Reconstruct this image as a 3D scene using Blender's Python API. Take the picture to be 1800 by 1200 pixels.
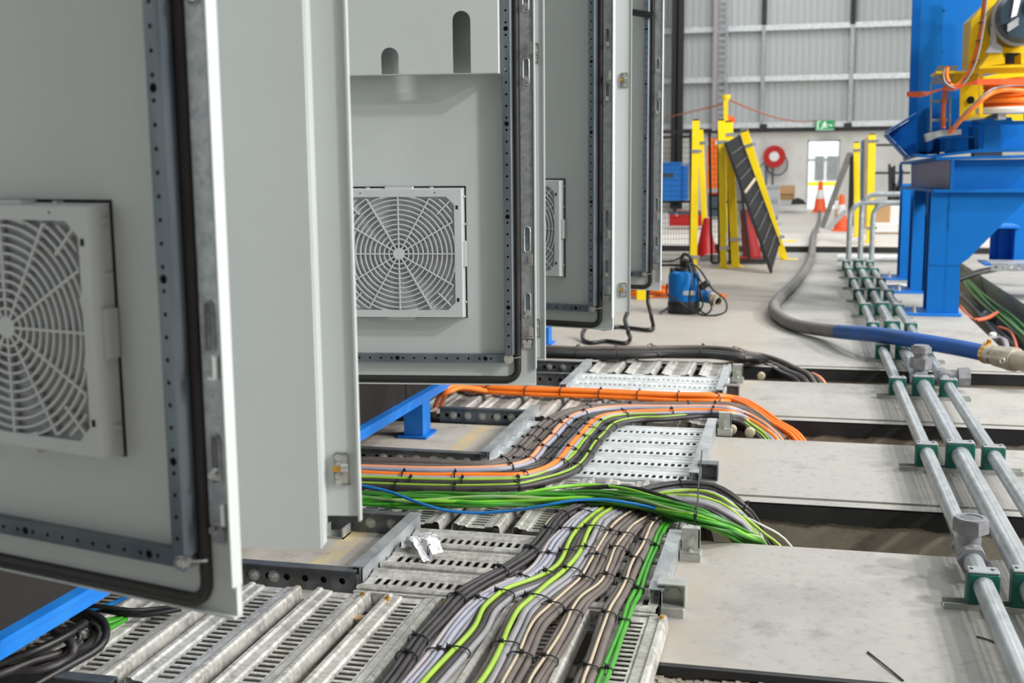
import bpy, math, random
from mathutils import Vector, Matrix
random.seed(7)
SC = bpy.context.scene
for o in list(bpy.data.objects): bpy.data.objects.remove(o)
COL = SC.collection

# ------------------------------------------------------------------ camera
F, CX, CY, H = 2080.0, 900.0, 600.0, 0.9
PITCH, YAW, ROLL = math.radians(8.7037), math.radians(13.6211), 0.009
fw = Vector((-math.sin(YAW)*math.cos(PITCH), math.cos(YAW)*math.cos(PITCH), -math.sin(PITCH)))
r0 = Vector((math.cos(YAW), math.sin(YAW), 0)); u0 = r0.cross(fw)
RX = r0*math.cos(ROLL) - u0*math.sin(ROLL); UX = r0*math.sin(ROLL) + u0*math.cos(ROLL)
EYE = Vector((0, 0, H))
cd = bpy.data.cameras.new('camera'); cam = bpy.data.objects.new('camera', cd); COL.objects.link(cam)
cam.matrix_world = Matrix(((RX.x, UX.x, -fw.x, 0), (RX.y, UX.y, -fw.y, 0), (RX.z, UX.z, -fw.z, H), (0, 0, 0, 1)))
cd.sensor_width = 36; cd.lens = F/1800*36; cd.clip_start = 0.02; cd.clip_end = 300
cd.dof.use_dof = True; cd.dof.focus_distance = 2.6; cd.dof.aperture_fstop = 6.3
SC.camera = cam

# ------------------------------------------------------------------ world, lights, exposure
SC.view_settings.view_transform = 'Standard'; SC.view_settings.look = 'None'
SC.view_settings.gamma = 1; SC.view_settings.use_curve_mapping = False
SC.view_settings.exposure = -0.42
W = bpy.data.worlds.new('sky'); SC.world = W; W.use_nodes = True
W.node_tree.nodes['Background'].inputs[0].default_value = (0.85, 0.93, 1.0, 1)
W.node_tree.nodes['Background'].inputs[1].default_value = 6.0
SC.cycles.max_bounces = 6; SC.cycles.diffuse_bounces = 4; SC.cycles.glossy_bounces = 4
SC.cycles.sample_clamp_indirect = 4.0; SC.cycles.use_denoising = True
def area(name, loc, sx, sy, power, color=(1, 1, 1), rot=(0, 0, 0)):
    l = bpy.data.lights.new(name, 'AREA'); l.shape = 'RECTANGLE'; l.size = sx; l.size_y = sy
    l.energy = power; l.color = color
    o = bpy.data.objects.new(name, l); COL.objects.link(o); o.location = loc; o.rotation_euler = rot
    return o
# translucent roof sheets (daylight) and high bay lamps
for (x, y, w) in [(-4.5, 6, 90), (3.0, 1.2, 240), (-4.5, 16, 420), (3.5, 16, 520), (-1, 26, 620)]:
    area('roof_light', (x, y, 8.7), 2.4, 7.0, w, (0.97, 0.99, 1.0))
for (x, y, z) in [(6.5, 0.3, 5.4), (8.2, 2.6, 5.2), (10.5, -0.5, 5.4), (8.0, 6.5, 5.6)]:
    area('bay_and_fill_lamp', (x, y, z), 0.35, 0.35, 500, (1.0, 0.98, 0.95), (0, math.radians(48), 0))
area('bay_and_fill_lamp', (5.0, 5.2, 5.6), 0.4, 0.4, 430, (1.0, 0.98, 0.95), (math.radians(38), math.radians(38), 0))  # extra lamp added and aimed at the yellow posts to brighten them
area('bay_and_fill_lamp', (3.4, 6.4, 6.2), 0.4, 0.4, 260, (1.0, 0.98, 0.95), (math.radians(52), math.radians(20), 0))  # another added lamp, turned on the far posts to lift their yellow
# added fill lights from the unseen right side of the hall; no door is built
area('right_side_fill', (13.5, -1.8, 2.9), 4.6, 6.0, 850, (0.98, 1.0, 1.0), (0, math.radians(90), 0))
area('right_side_fill', (13.5, 18, 2.9), 4.6, 9.0, 700, (0.98, 1.0, 1.0), (0, math.radians(90), 0))

# ------------------------------------------------------------------ survey helpers: sight line -> point on a known plane
def ray(x, y): return RX*((x-CX)/F) - UX*((y-CY)/F) + fw
def P(x, y, z=0.0):
    d = ray(x, y); return EYE + d*((z-H)/d.z)
def PY(x, y, yy):
    d = ray(x, y); return EYE + d*(yy/d.y)
def PX(x, y, xx):
    d = ray(x, y); return EYE + d*(xx/d.x)

# ------------------------------------------------------------------ materials
def lin(c):
    c = c/255.0
    return c/12.92 if c <= 0.04045 else ((c+0.055)/1.055)**2.4
def rgb(r, g, b): return (lin(r), lin(g), lin(b), 1)
MATS = {}
def mat(key, col, rough=0.5, metal=0.0, col2=None, scale=6.0, detail=4.0, bump=0.0, bscale=60.0, vor=0.0, stretch=(1, 1, 1), lo=0.35, hi=0.65, spec=0.5, emit=None):
    m = bpy.data.materials.new(key); m.use_nodes = True; nt = m.node_tree; N = nt.nodes; L = nt.links
    b = N['Principled BSDF']
    b.inputs['Base Color'].default_value = rgb(*col); b.inputs['Roughness'].default_value = rough
    b.inputs['Metallic'].default_value = metal; b.inputs['Specular IOR Level'].default_value = spec
    if col2 or bump:
        tc = N.new('ShaderNodeTexCoord'); mp = N.new('ShaderNodeMapping'); mp.inputs['Scale'].default_value = stretch
        L.new(tc.outputs['Object'], mp.inputs['Vector'])
    if col2:
        no = N.new('ShaderNodeTexNoise'); no.inputs['Scale'].default_value = scale; no.inputs['Detail'].default_value = detail
        no.inputs['Roughness'].default_value = 0.6
        L.new(mp.outputs[0], no.inputs['Vector'])
        src = no.outputs['Fac']
        if vor:
            vo = N.new('ShaderNodeTexVoronoi'); vo.inputs['Scale'].default_value = vor; L.new(mp.outputs[0], vo.inputs['Vector'])
            bw = N.new('ShaderNodeRGBToBW'); L.new(vo.outputs['Color'], bw.inputs[0])
            mx = N.new('ShaderNodeMath'); mx.operation = 'MULTIPLY_ADD'; mx.inputs[1].default_value = 0.25
            L.new(bw.outputs[0], mx.inputs[0]); 
            s2 = N.new('ShaderNodeMath'); s2.operation = 'MULTIPLY'; s2.inputs[1].default_value = 0.78; L.new(src, s2.inputs[0])
            L.new(s2.outputs[0], mx.inputs[2]); src = mx.outputs[0]
        mr = N.new('ShaderNodeMapRange'); mr.inputs['From Min'].default_value = lo; mr.inputs['From Max'].default_value = hi
        L.new(src, mr.inputs['Value'])
        mi = N.new('ShaderNodeMix'); mi.data_type = 'RGBA'
        mi.inputs[6].default_value = rgb(*col); mi.inputs[7].default_value = rgb(*col2)
        L.new(mr.outputs[0], mi.inputs[0]); L.new(mi.outputs[2], b.inputs['Base Color'])
        m['mix'] = 1
    if bump:
        n2 = N.new('ShaderNodeTexNoise'); n2.inputs['Scale'].default_value = bscale; n2.inputs['Detail'].default_value = 3
        L.new(mp.outputs[0], n2.inputs['Vector'])
        bp = N.new('ShaderNodeBump'); bp.inputs['Strength'].default_value = bump; bp.inputs['Distance'].default_value = 0.004
        L.new(n2.outputs['Fac'], bp.inputs['Height']); L.new(bp.outputs[0], b.inputs['Normal'])
    if emit:
        b.inputs['Emission Color'].default_value = rgb(*emit[0]); b.inputs['Emission Strength'].default_value = emit[1]
    MATS[key] = m
    return m
M = MATS
mat('grey_paint', (191, 196, 195), 0.40, col2=(187, 192, 191), scale=3, bump=0.03, bscale=220)
mat('grey_plastic', (196, 198, 199), 0.5, col2=(190, 192, 193), scale=8)
mat('filter_mat', (206, 209, 212), 0.95, col2=(186, 190, 194), scale=40, bump=0.15, bscale=180)
mat('rubber', (30, 28, 27), 0.6, col2=(42, 38, 36), scale=14, bump=0.1)
mat('blue_zinc', (112, 120, 126), 0.34, 0.5, col2=(90, 100, 109), scale=9, stretch=(3, 3, .5))
mat('dark_hole', (14, 15, 17), 0.9)
mat('zinc_strip', (150, 153, 158), 0.40, 0.75, col2=(184, 186, 189), scale=60, vor=140, bump=0.08, bscale=300)
mat('bright_zinc', (205, 206, 204), 0.25, 0.85)
mat('dull_zinc', (166, 170, 164), 0.4, 0.5, col2=(186, 187, 178), scale=30)
mat('brass', (212, 160, 70), 0.3, 0.85)
mat('dirty_galv', (218, 216, 210), 0.38, 0.35, col2=(160, 158, 152), scale=16, detail=12, vor=120, bump=0.12, bscale=90, lo=0.36, hi=0.68)
mat('new_galv', (228, 232, 233), 0.4, 0.3, col2=(196, 202, 204), scale=14, vor=40)
mat('rail_galv', (178, 182, 184), 0.42, 0.45, col2=(146, 151, 155), scale=12, vor=36, bump=0.06)
mat('dark_galv', (128, 131, 134), 0.42, 0.5, col2=(92, 95, 98), scale=10, vor=30)
mat('pipe_galv', (186, 192, 194), 0.36, 0.45, col2=(156, 163, 166), scale=22, vor=70, stretch=(1, .35, 1))
mat('cast_fitting', (150, 150, 154), 0.45, 0.4, col2=(126, 126, 131), scale=30)
mat('clamp_green', (12, 96, 82), 0.5, col2=(8, 82, 70), scale=20)
mat('frame_blue', (10, 110, 198), 0.45, col2=(30, 120, 202), scale=10, lo=.5, hi=.75)
mat('machine_blue', (0, 104, 184), 0.5, col2=(0, 99, 177), scale=2.5, spec=.25)
mat('pump_blue', (0, 100, 174), 0.5, col2=(8, 108, 182), scale=14, spec=.3)
mat('box_blue', (24, 124, 214), 0.6)
mat('yellow', (255, 226, 24), 0.45, col2=(246, 212, 24), scale=4)
mat('machine_yellow', (240, 200, 0), 0.45)
mat('black_steel', (36, 37, 40), 0.55, 0.2, col2=(52, 52, 54), scale=7, detail=8)
mat('black_paint', (30, 30, 32), 0.55)
mat('black_plastic', (28, 28, 30), 0.42)
mat('motor_grey', (62, 84, 100), 0.45)
mat('lavender_grey', (156, 158, 184), 0.6)  # even lavender grey for the corner web and one packing block
mat('light_grey', (176, 180, 182), 0.5)
mat('white', (236, 236, 234), 0.6)
mat('paper', (240, 239, 240), 0.7, col2=(220, 219, 222), scale=30)
mat('red', (188, 16, 18), 0.5)
mat('orange_box', (244, 112, 22), 0.55)
mat('cone_orange', (250, 104, 52), 0.5)
mat('cardboard', (196, 156, 112), 0.8)
mat('wood', (176, 150, 116), 0.8, col2=(150, 120, 88), scale=5)
mat('precast', (226, 225, 220), 0.85, col2=(212, 211, 205), scale=1.4)
mat('cladding', (186, 190, 190), 0.5, 0.1)
mat('plinth', (44, 41, 38), 0.8, col2=(40, 37, 35), scale=3, spec=.15)
mat('exit_green', (30, 150, 84), 0.5, emit=((30, 150, 84), 0.35))
mat('exit_white', (240, 246, 242), 0.5, emit=((240, 246, 242), 0.5))
for k, c, c2, r in [('c_black', (46, 44, 45), (66, 62, 62), .5), ('c_jet', (24, 24, 25), (36, 35, 35), .42), ('c_brown', (92, 84, 79), (112, 104, 98), .6), ('c_lilac', (154, 155, 170), (138, 138, 152), .45),
                    ('c_grey', (144, 143, 148), (126, 125, 129), .5), ('c_pink', (168, 160, 164), (150, 143, 146), .5), ('c_yg', (146, 178, 62), (132, 162, 60), .42), ('c_olive', (148, 182, 70), (130, 160, 62), .42),
                    ('c_orange', (240, 122, 30), (226, 112, 30), .42), ('c_green', (60, 148, 36), (46, 124, 28), .42), ('c_dgreen', (56, 120, 36), (46, 100, 30), .45), ('c_lime', (128, 196, 52), (106, 176, 44), .42),
                    ('c_beige', (178, 164, 142), (158, 144, 126), .55), ('c_blue', (22, 116, 190), (26, 106, 176), .4), ('c_white', (226, 222, 214), (206, 204, 198), .5), ('c_sage', (130, 160, 110), (150, 176, 90), .45), ('c_salmon', (226, 150, 110), (214, 140, 104), .5)]:
    mat(k, c, r, col2=c2, scale=18, detail=6, lo=.4, hi=.8)
mat('hose', (124, 122, 118), 0.6, col2=(104, 102, 99), scale=12)
mat('hose_blue', (18, 82, 160), 0.55, col2=(44, 76, 122), scale=9, stretch=(1, 1, 1), lo=.45, hi=.8)
mat('coupling', (196, 188, 172), 0.4, 0.35, col2=(170, 160, 144), scale=20)
mat('rust_cable', (190, 98, 62), 0.6)

# concrete: pale, stained, with a worn yellow line painted on it at x = -1.02
def concrete(key, col, col2, line=False, rough=0.7, sc=1.0, dust=None):
    m = mat(key, col, rough); nt = m.node_tree; N = nt.nodes; L = nt.links; b = N['Principled BSDF']
    tc = N.new('ShaderNodeTexCoord')
    def noise(s, d=6, r=.62):
        n = N.new('ShaderNodeTexNoise'); n.inputs['Scale'].default_value = s*sc; n.inputs['Detail'].default_value = d; n.inputs['Roughness'].default_value = r
        L.new(tc.outputs['Object'], n.inputs['Vector']); return n
    def rng(src, a, c, lo=0.0, hi=1.0):
        q = N.new('ShaderNodeMapRange'); q.inputs['From Min'].default_value = a; q.inputs['From Max'].default_value = c
        q.inputs['To Min'].default_value = lo; q.inputs['To Max'].default_value = hi; L.new(src, q.inputs['Value']); return q.outputs[0]
    def mixc(fac, A, B):
        x = N.new('ShaderNodeMix'); x.data_type = 'RGBA'; L.new(fac, x.inputs[0])
        if isinstance(A, tuple): x.inputs[6].default_value = A
        else: L.new(A, x.inputs[6])
        if isinstance(B, tuple): x.inputs[7].default_value = B
        else: L.new(B, x.inputs[7])
        return x.outputs[2]
    c = mixc(rng(noise(1.6).outputs['Fac'], .48, .72), rgb(*col), rgb(*col2))
    n3 = noise(7, 8, .7)
    c = mixc(rng(n3.outputs['Fac'], .56, .72, 0, .62), c, rgb(*[max(0, v-34) for v in col2]))
    c = mixc(rng(noise(38, 6, .7).outputs['Fac'], .52, .74, 0, .34), c, rgb(*[max(0, v-60) for v in col2]))
    if dust: 
        sx = N.new('ShaderNodeSeparateXYZ'); L.new(tc.outputs['Object'], sx.inputs[0])
        f = rng(sx.outputs['X'], -.08, -.2); n4 = noise(9, 5)
        mu = N.new('ShaderNodeMath'); mu.operation = 'MULTIPLY'; L.new(f, mu.inputs[0]); L.new(rng(n4.outputs['Fac'], .3, .6), mu.inputs[1])
        c = mixc(mu.outputs[0], c, rgb(*dust))
    if line:
        sx = N.new('ShaderNodeSeparateXYZ'); L.new(tc.outputs['Object'], sx.inputs[0])
        a = N.new('ShaderNodeMath'); a.operation = 'ADD'; a.inputs[1].default_value = 1.03; L.new(sx.outputs['X'], a.inputs[0])
        ab = N.new('ShaderNodeMath'); ab.operation = 'ABSOLUTE'; L.new(a.outputs[0], ab.inputs[0])
        f = rng(ab.outputs[0], .030, .022); n5 = noise(5, 6)
        mu = N.new('ShaderNodeMath'); mu.operation = 'MULTIPLY'; L.new(f, mu.inputs[0]); L.new(rng(n5.outputs['Fac'], .35, .65, 0.0, .6), mu.inputs[1])
        c = mixc(mu.outputs[0], c, rgb(222, 186, 84))
    L.new(c, b.inputs['Base Color'])
    bp = N.new('ShaderNodeBump'); bp.inputs['Strength'].default_value = .12; bp.inputs['Distance'].default_value = .004
    L.new(n3.outputs['Fac'], bp.inputs['Height']); L.new(bp.outputs[0], b.inputs['Normal'])
    return m
concrete('concrete', (165, 163, 158), (136, 135, 133), dust=(164, 155, 144))
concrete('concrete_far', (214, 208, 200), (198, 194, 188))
concrete('concrete_pad', (184, 177, 166), (152, 147, 140), line=True, sc=1.6)
concrete('concrete_wall', (150, 142, 128), (134, 127, 114), sc=1.3)
concrete('rubble', (166, 157, 144), (138, 129, 117), sc=4)

# ------------------------------------------------------------------ mesh builder
class MB:
    def __init__(s): s.v = []; s.f = []
    def quad(s, *pts):
        n = len(s.v); s.v += [tuple(p) for p in pts]; s.f.append(tuple(range(n, n+len(pts)))); return s
    def box(s, x0, x1, y0, y1, z0, z1):
        return s.hexa([(x0, y0, z0), (x1, y0, z0), (x1, y1, z0), (x0, y1, z0), (x0, y0, z1), (x1, y0, z1), (x1, y1, z1), (x0, y1, z1)])
    def hexa(s, c):
        n = len(s.v); s.v += [tuple(p) for p in c]
        s.f += [tuple(n+i for i in q) for q in ((3, 2, 1, 0), (4, 5, 6, 7), (0, 1, 5, 4), (1, 2, 6, 5), (2, 3, 7, 6), (3, 0, 4, 7))]; return s
    def cbox(s, x0, x1, y0, y1, z0, z1, c):      # box with chamfered vertical and top edges
        n = len(s.v); pts = []
        for z, k in ((z0, 0), (z1-c, 0), (z1, c)):
            pts += [(x0+c+k*0, y0+k, z), (x1-c, y0+k, z), (x1-k, y0+c, z), (x1-k, y1-c, z), (x1-c, y1-k, z), (x0+c, y1-k, z), (x0+k, y1-c, z), (x0+k, y0+c, z)]
        s.v += pts
        for r in range(2):
            for i in range(8): s.f.append((n+r*8+i, n+r*8+(i+1) % 8, n+r*8+8+(i+1) % 8, n+r*8+8+i))
        s.f.append(tuple(n+i for i in range(7, -1, -1))); s.f.append(tuple(n+16+i for i in range(8))); return s
    def bar(s, p0, p1, w, d, up=(0, 0, 1)):
        p0, p1 = Vector(p0), Vector(p1); t = (p1-p0).normalized(); u = Vector(up)
        if abs(t.dot(u)) > .95: u = Vector((0, 1, 0))
        a = t.cross(u).normalized(); b = a.cross(t).normalized(); a = a*(w/2); b = b*(d/2)
        return s.hexa([p0-a-b, p0+a-b, p0+a+b, p0-a+b, p1-a-b, p1+a-b, p1+a+b, p1-a+b])
    def prism(s, poly, ext):
        poly = [Vector(p) for p in poly]; e = Vector(ext); n = len(s.v); k = len(poly)
        s.v += [tuple(p) for p in poly] + [tuple(p+e) for p in poly]
        s.f.append(tuple(n+i for i in range(k))); s.f.append(tuple(n+k+i for i in range(k-1, -1, -1)))
        for i in range(k): s.f.append((n+i, n+k+i, n+k+(i+1) % k, n+(i+1) % k))
        return s
    def cyl(s, p0, p1, r, n=12, r1=None, cap=True, rot=0.0):
        p0, p1 = Vector(p0), Vector(p1); t = (p1-p0).normalized(); u = Vector((0, 0, 1))
        if abs(t.z) > .9: u = Vector((1, 0, 0))
        a = t.cross(u).normalized(); b = t.cross(a).normalized(); k = len(s.v); r1 = r if r1 is None else r1
        for p, q in ((p0, r), (p1, r1)):
            for i in range(n):
                th = 2*math.pi*i/n + rot; s.v.append(tuple(p + a*(q*math.cos(th)) + b*(q*math.sin(th))))
        for i in range(n): s.f.append((k+i, k+(i+1) % n, k+n+(i+1) % n, k+n+i))
        if cap: s.f.append(tuple(k+i for i in range(n-1, -1, -1))); s.f.append(tuple(k+n+i for i in range(n)))
        return s
    def ring(s, p0, p1, ro, ri, n=20):
        p0, p1 = Vector(p0), Vector(p1); t = (p1-p0).normalized(); u = Vector((0, 0, 1))
        if abs(t.z) > .9: u = Vector((1, 0, 0))
        a = t.cross(u).normalized(); b = t.cross(a).normalized(); k = len(s.v)
        for p, q in ((p0, ro), (p1, ro), (p1, ri), (p0, ri)):
            for i in range(n):
                th = 2*math.pi*i/n; s.v.append(tuple(p + a*(q*math.cos(th)) + b*(q*math.sin(th))))
        for j in range(4):
            for i in range(n): s.f.append((k+j*n+i, k+j*n+(i+1) % n, k+((j+1) % 4)*n+(i+1) % n, k+((j+1) % 4)*n+i))
        return s
    def tube(s, pts, r, n=8, sx=1.0, cap=True, close=False):
        pts = [Vector(p) for p in pts]; m = len(pts); k = len(s.v); a = None
        for i, p in enumerate(pts):
            if close: t = pts[(i+1) % m] - pts[(i-1) % m]
            else: t = pts[min(i+1, m-1)] - pts[max(i-1, 0)]
            t.normalize()
            if a is None:
                u = Vector((0, 0, 1)) if abs(t.z) < .9 else Vector((1, 0, 0)); a = t.cross(u).normalized()
            else: a = (a - t*a.dot(t)).normalized()
            b = t.cross(a); rr = r[i] if isinstance(r, (list, tuple)) else r
            for j in range(n):
                th = 2*math.pi*j/n; s.v.append(tuple(p + a*(rr*math.cos(th)) + b*(rr*sx*math.sin(th))))
        for i in range(m if close else m-1):
            q = (i+1) % m
            for j in range(n): s.f.append((k+i*n+j, k+i*n+(j+1) % n, k+q*n+(j+1) % n, k+q*n+j))
        if cap and not close: s.f.append(tuple(k+j for j in range(n-1, -1, -1))); s.f.append(tuple(k+(m-1)*n+j for j in range(n)))
        return s
    def sphere(s, c, r, n=10, sz=1.0):
        c = Vector(c); k = len(s.v); m = n//2
        for i in range(m+1):
            ph = math.pi*i/m
            for j in range(n):
                th = 2*math.pi*j/n; s.v.append((c.x+r*math.sin(ph)*math.cos(th), c.y+r*math.sin(ph)*math.sin(th), c.z+r*sz*math.cos(ph)))
        for i in range(m):
            for j in range(n): s.f.append((k+i*n+j, k+(i+1)*n+j, k+(i+1)*n+(j+1) % n, k+i*n+(j+1) % n))
        return s
    def lathe(s, prof, c, n=20, axis='z'):
        c = Vector(c); k = len(s.v)
        for (r, h) in prof:
            for j in range(n):
                th = 2*math.pi*j/n; a, b = r*math.cos(th), r*math.sin(th)
                s.v.append(tuple(c + (Vector((a, b, h)) if axis == 'z' else Vector((a, h, b)) if axis == 'y' else Vector((h, a, b)))))
        for i in range(len(prof)-1):
            for j in range(n): s.f.append((k+i*n+j, k+i*n+(j+1) % n, k+(i+1)*n+(j+1) % n, k+(i+1)*n+j))
        s.f.append(tuple(k+j for j in range(n-1, -1, -1))); s.f.append(tuple(k+(len(prof)-1)*n+j for j in range(n)))
        return s
    def mesh(s, name, m, smooth=None):
        me = bpy.data.meshes.new(name); me.from_pydata(s.v, [], s.f); me.materials.append(MATS[m] if isinstance(m, str) else m)
        me.update()
        if smooth:
            import bmesh
            bm = bmesh.new(); bm.from_mesh(me); bmesh.ops.recalc_face_normals(bm, faces=bm.faces)
            for f in bm.faces: f.smooth = True
            for e in bm.edges:
                if len(e.link_faces) == 2 and e.calc_face_angle(0) > math.radians(smooth): e.smooth = False
            bm.to_mesh(me); bm.free()
        return me
    def build(s, name, m, parent=None, smooth=None, label=None):
        return put(name, s.mesh(name, m, smooth), parent, label)
def put(name, me, parent=None, label=None, loc=None):
    o = bpy.data.objects.new(name, me); COL.objects.link(o)
    if parent is not None: o.parent = parent
    if label: o['label'] = label
    if loc is not None: o.location = loc
    return o
def thing(name, label, cat, loc=(0, 0, 0), rz=0.0, group=None):
    o = bpy.data.objects.new(name, None); COL.objects.link(o); o.location = loc; o.rotation_euler = (0, 0, rz); o.empty_display_size = .05
    o['label'] = label; o['category'] = cat
    if group: o['group'] = group
    return o
def tag(o, label, cat, group=None):
    o['label'] = label; o['category'] = cat
    if group: o['group'] = group
    return o
def struct(o): o['kind'] = 'structure'; return o
def bevel(o, w, seg=2):
    b = o.modifiers.new('bevel', 'BEVEL'); b.width = w; b.segments = seg; b.limit_method = 'ANGLE'; b.angle_limit = math.radians(40); return o
def spline(pts, step=0.015, close=False):
    pts = [Vector(p) for p in pts]; n = len(pts); out = []
    for i in range(n if close else n-1):
        if close: a, b, c, d = pts[(i-1) % n], pts[i], pts[(i+1) % n], pts[(i+2) % n]
        else: a, b, c, d = pts[max(i-1, 0)], pts[i], pts[i+1], pts[min(i+2, n-1)]
        # centripetal Catmull-Rom
        def tj(t, p, q): return t + max((q-p).length, 1e-6)**.5
        t0 = 0; t1 = tj(t0, a, b) if a != b else -1; 
        if a == b: a = b + (b-c)*.999
        if d == c: d = c + (c-b)*.999
        t1 = tj(t0, a, b); t2 = tj(t1, b, c); t3 = tj(t2, c, d)
        k = max(2, int((c-b).length/step))
        for j in range(k):
            t = t1 + (t2-t1)*j/k
            A1 = a*((t1-t)/(t1-t0)) + b*((t-t0)/(t1-t0)); A2 = b*((t2-t)/(t2-t1)) + c*((t-t1)/(t2-t1)); A3 = c*((t3-t)/(t3-t2)) + d*((t-t2)/(t3-t2))
            B1 = A1*((t2-t)/(t2-t0)) + A2*((t-t0)/(t2-t0)); B2 = A2*((t3-t)/(t3-t1)) + A3*((t-t1)/(t3-t1))
            out.append(B1*((t2-t)/(t2-t1)) + B2*((t-t1)/(t2-t1)))
    if not close: out.append(pts[-1])
    return out
def pts3(lst, z=.05):
    out = []
    for q in lst:
        if len(q) == 2: out.append(P(q[0], q[1], z))
        elif len(q) == 3: out.append(P(*q))
        else: out.append(PY(q[0], q[1], q[3]))
    return out
# ------------------------------------------------------------------ room shell
def slab(x0, x1, y0, y1, z=0.0, top='concrete', lip=0.0, name='floor', th=.55):
    y2 = y0
    if lip:                                   # recessed ledge and steel edge plate along the near edge
        y2 = y0 + .055
        struct(MB().box(x0, x1, y0, y2-.007, z-.03, z-.004).build('floor', top))
        q = MB(); n_ = 90; rl = random.Random(int(y0*100)); zl = [z-lip+.006*rl.uniform(-1, 1)*rl.random()+.004*math.sin(i*.5) for i in range(n_+1)]
        for i in range(n_):
            xa, xb = x0+(x1-x0)*i/n_, x0+(x1-x0)*(i+1)/n_
            q.quad((xa, y0-.006, zl[i]), (xb, y0-.006, zl[i+1]), (xb, y0-.006, z-.003), (xa, y0-.006, z-.003)).quad((xa, y0-.006, zl[i]), (xb, y0-.006, zl[i+1]), (xb, y0, zl[i+1]), (xa, y0, zl[i]))
        q.box(x0, x1, y0-.006, y0, z-.006, z-.003)
        struct(q.build('trim_1', 'black_steel'))
        struct(MB().box(x0, x1, y2-.007, y2, z-.03, z-.016).build('trim_2', 'black_steel'))
    struct(MB().box(x0, x1, y2, y1, z-.03, z).build(name, top))
    struct(MB().box(x0, x1, y0, y1, z-th, z-.03).build('floor', 'concrete_wall'))
XL, XR, XW = -0.246, 0.95, 1.36
struct(MB().box(-12, XL, -14, 1.58, -.03, 0).build('floor', 'concrete_pad'))
for ya_, yb_ in ((2.19, 2.68), (3.17, 3.85), (4.335, 4.77)): struct(MB().box(-1.96, -.885, ya_, yb_, -.14, 0).build('floor', 'concrete_pad'))
struct(MB().box(-12, -1.96, 1.58, 5.3, -.14, 0).build('floor', 'concrete_pad'))
struct(MB().box(-12, XL, -14, 1.58, -.55, -.03).box(-12, XL, 1.58, 5.3, -.55, -.14).build('floor', 'concrete_wall'))
slab(XL, XR, -14, 1.50)
slab(XL, XR, 2.035, 2.745)
slab(XL, XR, 3.112, 3.83, lip=.052)
slab(XL, XR, 4.146, 4.865, lip=.052)
slab(-12, XR, 5.215, 11.7, lip=.052)
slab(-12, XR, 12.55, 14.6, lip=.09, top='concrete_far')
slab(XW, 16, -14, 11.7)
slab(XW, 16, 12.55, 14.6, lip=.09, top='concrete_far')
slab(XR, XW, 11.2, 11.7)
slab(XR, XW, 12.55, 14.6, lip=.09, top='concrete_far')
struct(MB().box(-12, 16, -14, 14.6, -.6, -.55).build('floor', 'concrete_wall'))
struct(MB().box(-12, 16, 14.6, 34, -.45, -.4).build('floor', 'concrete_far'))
# near edge of the closest slab: steel angle, crumbling ledge
struct(MB().box(XL+.02, XR, 2.022, 2.035, -.016, -.001).build('trim_1', 'black_steel'))
q = MB(); random.seed(3)
n = 150
for i in range(n):
    for j in range(4):
        x = XL+(XR-XL)*i/n; x1 = XL+(XR-XL)*(i+1)/n
        y = 1.955+.017*j + .007*math.sin(i*1.7+j)
        q.box(x, x1, y, y+.02, -.2, -.022+.005*random.random()*random.random()+.003*math.sin(i*.21+j)-.003*(3-j))
struct(q.build('floor', 'rubble'))
YW = 32.0
zc = PY(1400, 229, YW).z
dx0, dx1, dz = PY(1420, 246, YW).x, PY(1477, 246, YW).x, PY(1448, 246, YW).z
struct(MB().box(-12, dx0, YW, YW+.2, -.45, zc).box(dx1, 16, YW, YW+.2, -.45, zc).box(dx0, dx1, YW, YW+.2, dz, zc).build('wall_far', 'precast'))
fr = MB()
for a, b in ((dx0, dx0+.035), (dx1-.035, dx1)): fr.box(a, b, YW-.02, YW+.1, -.4, dz)
fr.box(dx0, dx1, YW-.02, YW+.1, dz-.04, dz)
zt_ = PY(1448, 281, YW).z; fr.box(dx0, dx1, YW+.02, YW+.06, zt_-.03, zt_+.03)
struct(fr.build('door_1', 'light_grey'))
zt_ = PY(1448, 323, 36).z; struct(MB().box(-3, 5, 36, 36.08, zt_-.06, zt_+.06).build('trim_7', 'yellow'))
q = MB(); pitch = .165; x = -12.0; prof = []
while x < 16:
    prof += [(x, 0), (x+.095, 0), (x+.105, -.032), (x+.145, -.032), (x+.155, 0)]; x += pitch
for i in range(len(prof)-1):
    (a, d0), (b, d1) = prof[i], prof[i+1]
    q.quad((a, YW+.06+d0, zc), (b, YW+.06+d1, zc), (b, YW+.06+d1, 9.2), (a, YW+.06+d0, 9.2))
struct(q.build('wall_far', 'cladding'))
struct(MB().box(-12.2, -12, -14, 34, -.6, 9.2).build('wall_left', 'hose'))
struct(MB().box(16, 16.2, -14, 34, -.6, 9.2).build('wall_right', 'cladding'))
struct(MB().box(-12.2, 16.2, -14.2, -14, -.6, 9.2).build('wall_back', 'hose'))
struct(MB().box(-12.2, 16.2, -14.2, 34, 9.2, 9.3).build('ceiling', 'cladding'))
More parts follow.
